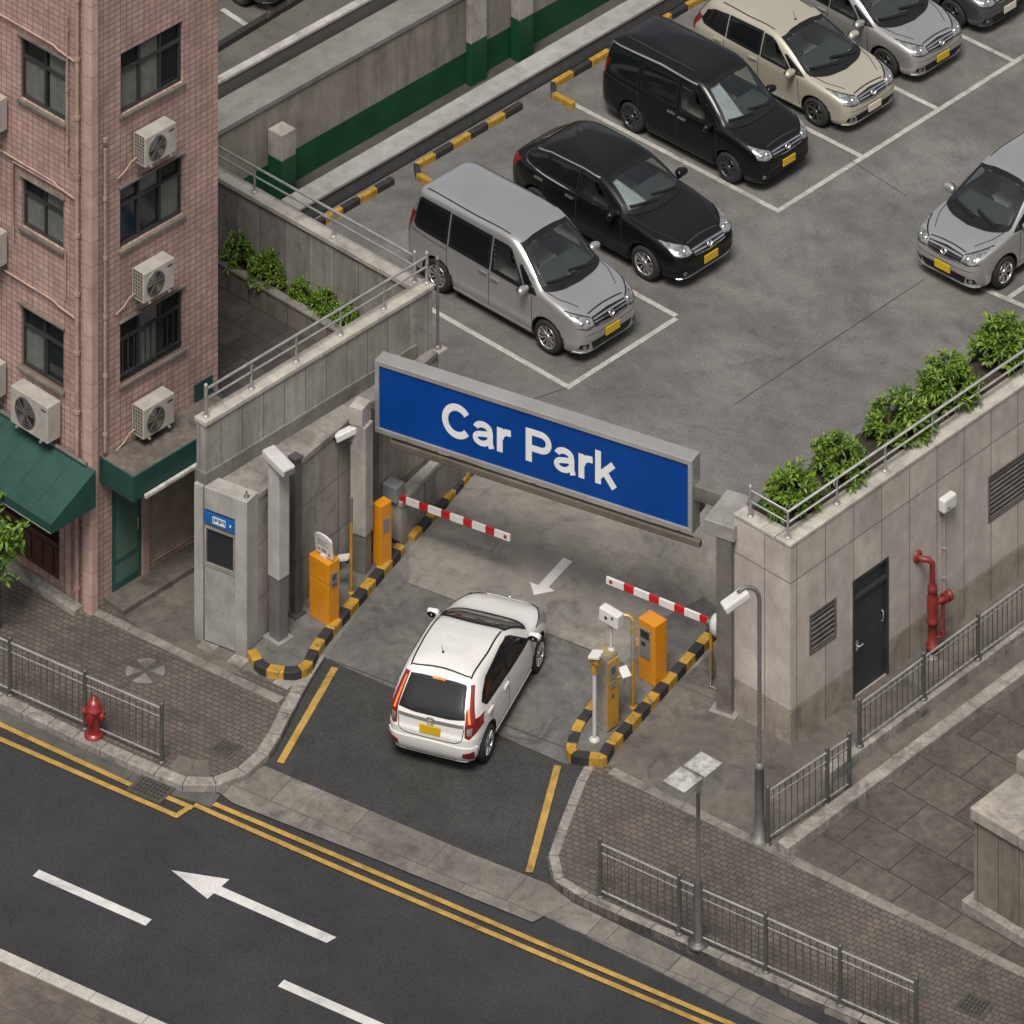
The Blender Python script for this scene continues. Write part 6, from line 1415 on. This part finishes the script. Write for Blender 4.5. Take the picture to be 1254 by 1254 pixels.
# ------------------------------------------------------------------ fences
def fence(name, posts, z, label, hgt=.92, per=9, mat=GALVD, bars=True, mid=.78, foot=.1, r=.036):
    P = [Vector((q[0], q[1], q[2] if len(q) > 2 else z)) for q in posts]
    t = thing(name, tuple(P[0]), label, 'fence')
    for q in P:
        m = MB(); m.tube([q, q+Vector((0, 0, hgt))], r, 12); m.lathe([(r*2.0, 0), (r*2.0, .02), (r*1.1, .035)], c=tuple(q), n=12); m.lathe([(r*1.0, 0), (r*1.1, .015), (r*.7, .045), (.001, .05)], c=tuple(q+Vector((0, 0, hgt))), n=12); m.build('post', mat, t)
    for a, b in zip(P, P[1:]):
        m = MB(); 
        for h, rr in ((hgt-.06, .02), (hgt*mid, .011), (foot, .015)): m.tube([a+Vector((0, 0, h)), b+Vector((0, 0, h))], rr, 8)
        rl = m.build('rails', GALV, t)
        m = MB(); L = (b-a).length; n = max(2, round(L/.135))
        for k in range(1, n): q = a+(b-a)*k/n; m.tube([q+Vector((0, 0, foot)), q+Vector((0, 0, hgt-.07))], .0085, 6)
        m.build('bars', mat, t)
    return t
lf = [G(12, 851), G(104, 892), G(198, 933)]; d0 = Vector(lf[0])-Vector(lf[1])
fence('street_fence', [tuple(Vector(lf[0])+d0*k) for k in (2, 1)]+lf, 0, 'grey steel pavement fence behind the red fire hydrant', hgt=.93)
fence('street_fence', [G(735, 1098), G(832, 1143), G(938, 1190), G(1029, 1231), G(1122, 1272)], 0, 'grey steel pavement fence of four panels along the lower right kerb', hgt=.90)
fence('ramp_fence', [G(940, 1034), G(1013, 985), G(1040, 967)], 0, 'short grey fence with bars beside the street lamp', hgt=.90)
# kerb walls of the ramp on the right
wy = [(7.46, -.42), (7.46, 24)]
t = MB(); strip(t, wy, -.09, .09, -.1, .2, step=.75, gap=.008); o = t.build('ramp_kerb_wall', KERB, bevel=.015, origin=(7.46, -.4, 0)); tag(o, 'low block kerb wall that carries the long upper ramp fence', 'wall')
fp = [(7.46, G(1052, 928)[1]-.0)]+[(7.46, 2.04+1.42*k) for k in range(0, 9)]
fence('ramp_fence', [(x, y) for x, y in fp], .2, 'long grey fence on the block kerb wall below the stone building', hgt=.74, mid=.8, foot=.07)
t = MB(); strip(t, [G(958, 1047), (8.12, 24)], -.12, .12, -.1, .16, step=.62, gap=.008); o = t.build('plaza_kerb', KERB, bevel=.015, origin=(8.05, -2.1, 0)); tag(o, 'stone kerb between the ramp path and the dark paved plaza', 'kerb')
# plinth at the right edge
p0 = G(1190, 1112); p1 = G(1254, 1147)
t = thing('stone_plinth', (p0[0], p0[1], 0), 'big stained stone plinth with stepped coping at the right edge', 'plinth')
X0, Y0 = p0[0]+.05, p0[1]
MB().box(X0-.14, X0+6, Y0-.15, Y0+6, -.05, .16).build('base_step', KERB, t, bevel=.015)
MB().box(X0, X0+6, Y0, Y0+6, .161, 1.42).build('body', PANELW('plinth_stone', (.185, .162, .135), .42, 3, v=1, streak=.55, stain=.35), t)
m = MB(); m.box(X0-.05, X0+.9, Y0-.05, Y0+1.1, 1.421, 1.62); m.box(X0+.906, X0+6, Y0-.05, Y0+1.1, 1.421, 1.62); m.box(X0-.05, X0+.9, Y0+1.106, Y0+6, 1.421, 1.9); m.box(X0+.906, X0+6, Y0+1.106, Y0+6, 1.421, 1.9); m.build('coping', stone('plinth_cap', (.27, .245, .212), blotch=.35, bscale=1.2, mid=.25, grain=.15, stain=.4), t, bevel=.02)
# ------------------------------------------------------------------ back of the car park
t = thing('boundary_wall', (-10.05, 4, 0), 'low dark grey boundary wall with pale coping behind the parked cars', 'wall')
MB().box(-10.47, -10.05, 4.74, 60, -.2, .25).build('wall', GREYW, t)
m = MB(); y = 4.72
while y < 60: m.box(-10.5, -10.02, y, y+2.4, .251, .31); y += 2.406
m.build('coping', COPEG, t, bevel=.01)
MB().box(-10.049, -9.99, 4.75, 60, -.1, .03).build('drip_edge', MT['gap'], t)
def kseg(pts, label):
    m = MB(); strip(m, [Vector(p) for p in pts], -.06, .06, -.05, .115, step=.50, nm=2); o = m.build('wheel_stop', [KY, KB], bevel=.02, origin=(pts[0][0], pts[0][1], 0)); o['label'] = label; o['category'] = 'kerb'; o['group'] = 'black and yellow kerbs behind the bays'
kseg([(-9.75, 4.2), (-9.75, 6.95)], 'black and yellow kerb left of the silver van, nearest the handrail corner')
kseg([(-9.0, 7.38), (-9.75, 7.38), (-9.75, 10.5)], 'black and yellow kerb with a short return between the silver van and the black crossover')
kseg([(-9.0, 11.2), (-9.8, 11.2), (-9.8, 13.6)], 'black and yellow kerb with a short return behind the black van')
kseg([(-9.8, 14.4), (-9.8, 16.8)], 'black and yellow kerb behind the champagne car')
kseg([(-9.8, 17.4), (-9.8, 20.4)], 'black and yellow kerb behind the upper silver car')
S(MB().box(-11.25, -10.06, YC+.05, 60, -.2, .012).build('trench_floor', TRENCH))
t = thing('green_banded_wall', (-11.15, 5, 0), 'tall concrete wall with dark green painted band below and pale coping', 'wall')
XW = -11.12; HW = 1.80
MB().box(XW-.25, XW, YC+.05, 60, .62, HW-.1).build('wall', BACKW, t)
MB().box(XW-.249, XW+.004, YC+.05, 60, -.2, .619).build('green_band', GREEN, t)
MB().box(XW-.75, XW+.03, YC+.05, 60, HW-.099, HW).build('coping', stone('ramp_coping', (.17, .165, .155), blotch=.2, mid=.15, grain=.15, stain=.2), t, bevel=.01)
def pillar(y0, y1, x1, h, name_label, zg=.84):
    q = thing('wall_pillar', (x1, y0, 0), name_label, 'pillar')
    MB().box(XW+.031, x1, y0, y1, -.1, zg).build('green_base', GREEN, q, bevel=.008); MB().box(XW+.032, x1-.001, y0+.001, y1-.001, zg+.001, h).build('shaft', PLAIN, q, bevel=.012)
a = G(324, 235); b = G(345, 252)
pillar(b[1]-.02, b[1]+.36, b[0]+.02, 1.33, 'short square pillar with green base standing in front of the green banded wall')
a = G(590, 100); pillar(a[1]-.3, a[1]+.15, a[0]+.0, 2.6, 'tall pillar with green base at the middle of the green banded wall')
a = G(615, 72); pillar(a[1]+.1, a[1]+.5, XW+.28, 2.6, 'far pillar with green base beyond the tall pillar')
S(MB().prism([(-60, YC+.05), (XW-.2, YC+.05), (XW-.2, 60), (-60, 60)], -.3, .01).build('ramp_surface', RAMP))
zl = (VX(268, 104, -11.95)[1]+VX(430, 8, -11.95)[1])/2
t = thing('ramp_parapet', (-11.95, 6, 0), 'low ramp parapet with white painted top at the upper left', 'wall')
MB().box(-12.12, -11.97, YC+.05, 60, -.1, zl-.06).build('wall', stone('parapet_face', (.085, .082, .074), blotch=.15, mid=.1, grain=.12, streak=.2, bump=.05), t); MB().box(-12.13, -11.95, YC+.05, 60, zl-.059, zl).build('coping', WMARKB, t, bevel=.01)
m = MB(); strip(m, [G(250, 72), G(372, -2), G(520, -95)], -.07, .07, -.05, .13, step=1.0, nm=1); o = m.build('lot_kerb', KB, bevel=.02, origin=G(250, 72)+(0,)); tag(o, 'dark kerb at the edge of the upper left parking bay', 'kerb')
for p, q in (((272, 12), (306, 34)), ((318, 4), (345, 18))): bay(G(*p), G(*q), w=.12, z=.016)
# ------------------------------------------------------------------ plants
def leaf(m, base, d, L, w, droop, rnd):
    d = d.normalized(); sd = d.cross(Vector((0, 0, 1)));  sd = (sd if sd.length > .1 else Vector((1, 0, 0))).normalized(); sd = (sd+Vector((rnd.uniform(-.3, .3),)*3)).normalized()
    nrm = sd.cross(d).normalized(); p1 = base+d*L*.5+nrm*L*.04; p2 = base+d*L-Vector((0, 0, L*droop))
    m.add([base, p1+sd*w/2-nrm*w*.12, p2, p1-sd*w/2-nrm*w*.12, p1], [(0, 1, 4), (1, 2, 4), (2, 3, 4), (3, 0, 4)])
def shrub_mesh(seed, rad=.5, hgt=.8, nros=40, nl=12, L=.135, w=.046):
    rnd = random.Random(seed); fol, stm = MB(), MB()
    for k in range(nros):
        a = rnd.uniform(0, 2*math.pi); ph = math.acos(rnd.uniform(.0, 1)); rr = rad*(.5+.5*rnd.random()**.6)
        tip = Vector((rr*math.sin(ph)*math.cos(a), rr*math.sin(ph)*math.sin(a), hgt*.16+hgt*.8*math.cos(ph)*(.55+.45*rnd.random())))
        base = Vector((tip.x*.15, tip.y*.15, 0)); stm.tube([base, base.lerp(tip, .5)+Vector((0, 0, .03)), tip], .009, 4, cap=False, r1=.004)
        ax = (tip-Vector((0, 0, hgt*.1))).normalized()
        for j in range(nl):
            b = 2*math.pi*(j/nl*2.4)+rnd.uniform(-.3, .3); el = rnd.uniform(.1, 1.1); u = ax.orthogonal().normalized(); v = ax.cross(u)
            d = ax*math.sin(el)+(u*math.cos(b)+v*math.sin(b))*math.cos(el)
            leaf(fol, tip-ax*rnd.uniform(0, .09), d, L*rnd.uniform(.7, 1.15), w*rnd.uniform(.8, 1.2), rnd.uniform(0, .35), rnd)
    return fol, stm
SHR = []
for sd_ in range(4):
    f, s_ = shrub_mesh(sd_, rad=.50, hgt=.72, nros=105); SHR.append((f.mesh('foliage'), s_.mesh('stem')))
for a, b in SHR: a.materials.append(LEAF1); b.materials.append(TRUNK)
def shrub(loc, k, sc, rz, label, group):
    t = thing('shrub', loc, label, 'shrub', group, rz); t.scale = sc
    for nm, me in zip(('foliage', 'stem'), SHR[k % 4]): o = bpy.data.objects.new(nm, me); COL.objects.link(o); o.parent = t
zs = BH-.03
gl = 'shrubs along the planted roof edge'
for k, (x, y, w, lab) in enumerate([(972, 622, 1.0, 'green shrub at the front corner of the planted roof edge, lowest of the row'), (1030, 583, 1.0, 'green shrub second from the front corner of the planted roof edge'), (1100, 530, 1.05, 'bushy green shrub in the middle of the roof edge row'), (1164, 489, 1.12, 'green shrub fourth from the front corner of the planted roof edge'), (1230, 440, 1.15, 'green shrub of the roof row just below the parked silver car'), (1300, 395, 1.1, 'green shrub at the far end of the roof edge row')]):
    p = G(x, y, zs); shrub((BX0+.56, p[1], zs), k, (w*1.0, w*1.15, w), k*1.3, lab, gl)
gl = 'shrubs in the courtyard planter'
for k, (x, y, w, lab) in enumerate([(283, 330, .85, 'green shrub half hidden by the pink building in the courtyard planter'), (321, 350, .88, 'large green shrub second from the pink building in the courtyard planter'), (366, 370, .6, 'small green shrub in the middle of the courtyard planter'), (398, 386, .72, 'spreading green shrub right of the middle in the courtyard planter'), (427, 400, .66, 'green shrub nearest the parapet handrail in the courtyard planter')]):
    p = G(x, y, 2.3); shrub((p[0], yp+.38, 2.3), k+1, (w, w*.95, w*.95), k*.9+.4, lab, gl)
# street tree at the left edge
def tree(loc, seed, hgt, rad, label):
    rnd = random.Random(seed); t = thing('street_tree', loc, label, 'tree'); fol, stm = MB(), MB()
    stm.tube([(0, 0, -.05), (.03, .01, hgt*.3), (.0, .04, hgt*.55), (.02, .02, hgt*.8)], .055, 8, r1=.02)
    for k in range(26):
        a = rnd.uniform(0, 2*math.pi); z0 = hgt*rnd.uniform(.35, .75); rr = rad*rnd.uniform(.45, 1); z1 = z0+hgt*rnd.uniform(-.02, .28)
        tip = Vector((rr*math.cos(a), rr*math.sin(a), z1)); b0 = Vector((0.01, .02, z0)); mid = b0.lerp(tip, .5)+Vector((0, 0, .05)); stm.tube([b0, mid, tip], .013, 5, r1=.004)
        for j in range(24):
            q = b0.lerp(tip, rnd.uniform(.4, 1.08))+Vector((rnd.gauss(0, .08), rnd.gauss(0, .08), rnd.gauss(0, .06)))
            d = Vector((rnd.gauss(0, 1), rnd.gauss(0, 1), rnd.gauss(.1, .5))); leaf(fol, q, d, rnd.uniform(.11, .18), rnd.uniform(.05, .07), rnd.uniform(.1, .5), rnd)
    fol.build('crown', LEAF2, t, local=True, fix=False); stm.build('trunk', TRUNK, t, local=True)
p = G(2, 775)
tree((p[0]-.12, p[1]+.0, 0), 5, 2.3, .54, 'small leafy street tree in front of the shop under the green awning')

# ------------------------------------------------------------------ vehicles
make_car('parked_van', (-5.27, 5.83), 0, spec_van(handlemat=MT['chrome_dull']), CAR_SILVER, 'silver boxy van parked in the front bay beside the parapet handrail', cat='van', scale=(1.03, 1, .93))
make_car('parked_car', (-5.52, 8.76), R(0), spec_wagon(handlemat=MT['chrome_dull'], shade=([(-.7, 1.06), (-.2, 1.06)], [(-.58, 1.40), (-.45, 1.40)])), CAR_BLACK, 'black crossover with chrome window line parked between the silver van and the black van', scale=(1.05, 1, .93))  # shade: grey panel standing in for a reflection on the windscreen
make_car('parked_van', (-6.38, 12.15), 0, spec_van(wb=2.6, handlemat=MT['chrome_dull'], bars=3, rw=.315, shade=([(-.7, 1.12), (-.22, 1.1)], [(-.58, 1.66), (-.3, 1.68)]), trims=[('roof_trim', [(.36, 1.66), (-.6, 1.70), (-1.95, 1.66), (-2.03, 1.5), (-2.1, 1.25)], .03, 'chrome_dull')], roof_trims=[('roof_rail', [(.1, .5), (-.6, .52), (-1.7, .5)], .03, 'gap')]), CAR_BLACK, 'black boxy van with chrome roof trim and yellow plate, beside the champagne car', rimmat='alloy_dark', cat='van', scale=(.96, .95, .88))  # shade: grey panel standing in for a reflection on the windscreen
make_car('parked_car', (-6.52, 14.8), 0, spec_mpv(), CAR_BEIGE, 'champagne coloured car with pale number plate between the black van and a silver car', plate='plate_pale', rimmat='alloy_dark', scale=(1, 1, .85))
make_car('parked_car', (-6.68, 17.06), 0, spec_mpv(antenna=None), CAR_SILVER2, 'silver family car parked beyond the champagne car, cut by the top edge', rimmat='alloy_dark', scale=(1, 1, .86))
make_car('parked_car', (-6.85, 19.35), 0, spec_mpv(antenna=None), CAR_GREY, 'dark grey car at the top right corner, only its nose in view', rimmat='alloy_dark', plate='plate_pale', scale=(1, 1, .86))
make_car('parked_car', (0.02, 13.65), R(-90), spec_mpv(antenna=None), CAR_SILVER, 'silver family car at the right edge facing the entrance', scale=(1, 1, .92))
make_car('moving_car', (1.86, -3.0), R(113), spec_hatch(), CAR_WHITE, 'white hatchback with glowing tail lights driving in at the entrance', scale=(.96, .98, .9))
p = G(303, 9)
make_car('parked_car', (p[0]-1.5, p[1]+.75), R(0), spec_mpv(antenna=None), CAR_GREY, 'dark car at the top left corner, only a wheel in view', rimmat='alloy_dark', plate='plate_pale')

# ------------------------------------------------------------------ camera, sky, sun
cam = bpy.data.cameras.new('camera'); co = bpy.data.objects.new('camera', cam); COL.objects.link(co)
co.location = (-ORG[0], -ORG[1], CAMH); co.rotation_euler = (math.pi/2, 0, YAW)
cam.sensor_width = 36; cam.lens = FPX/1254*36; cam.shift_x = 0; cam.shift_y = -(627-YH)/1254
cam.clip_start = 1; cam.clip_end = 1500; scene.camera = co
w = bpy.data.worlds.new('World'); scene.world = w; w.use_nodes = True; t = w.node_tree
sky = t.nodes.new('ShaderNodeTexSky'); sky.sky_type = 'NISHITA'; sky.sun_disc = False
EL, AZ = R(60), R(-58)       # sun height, plan direction of the sun (from +X towards +Y)
sky.sun_elevation = EL; sky.sun_rotation = math.pi/2-AZ; sky.air_density = 1.0; sky.dust_density = 4.0; sky.ozone_density = 1.0
hs = t.nodes.new('ShaderNodeHueSaturation'); hs.inputs['Saturation'].default_value = .22
bg = t.nodes['Background']; bg.inputs[1].default_value = .058
t.links.new(sky.outputs[0], hs.inputs['Color']); t.links.new(hs.outputs[0], bg.inputs[0])
sun = bpy.data.lights.new('sun', 'SUN'); sun.energy = 1.75; sun.angle = R(22); sun.color = (1, .94, .86)
so = bpy.data.objects.new('sun', sun); COL.objects.link(so); so.location = (0, 0, 40)
dv = Vector((math.cos(EL)*math.cos(AZ), math.cos(EL)*math.sin(AZ), math.sin(EL))); so.rotation_euler = dv.to_track_quat('Z', 'Y').to_euler()
scene.view_settings.view_transform = 'Standard'; scene.view_settings.look = 'None'; scene.view_settings.exposure = 1.0; scene.view_settings.gamma = 1.0
scene.cycles.max_bounces = 6; scene.cycles.transparent_max_bounces = 12
try: scene.cycles.use_denoising = True
except Exception: pass
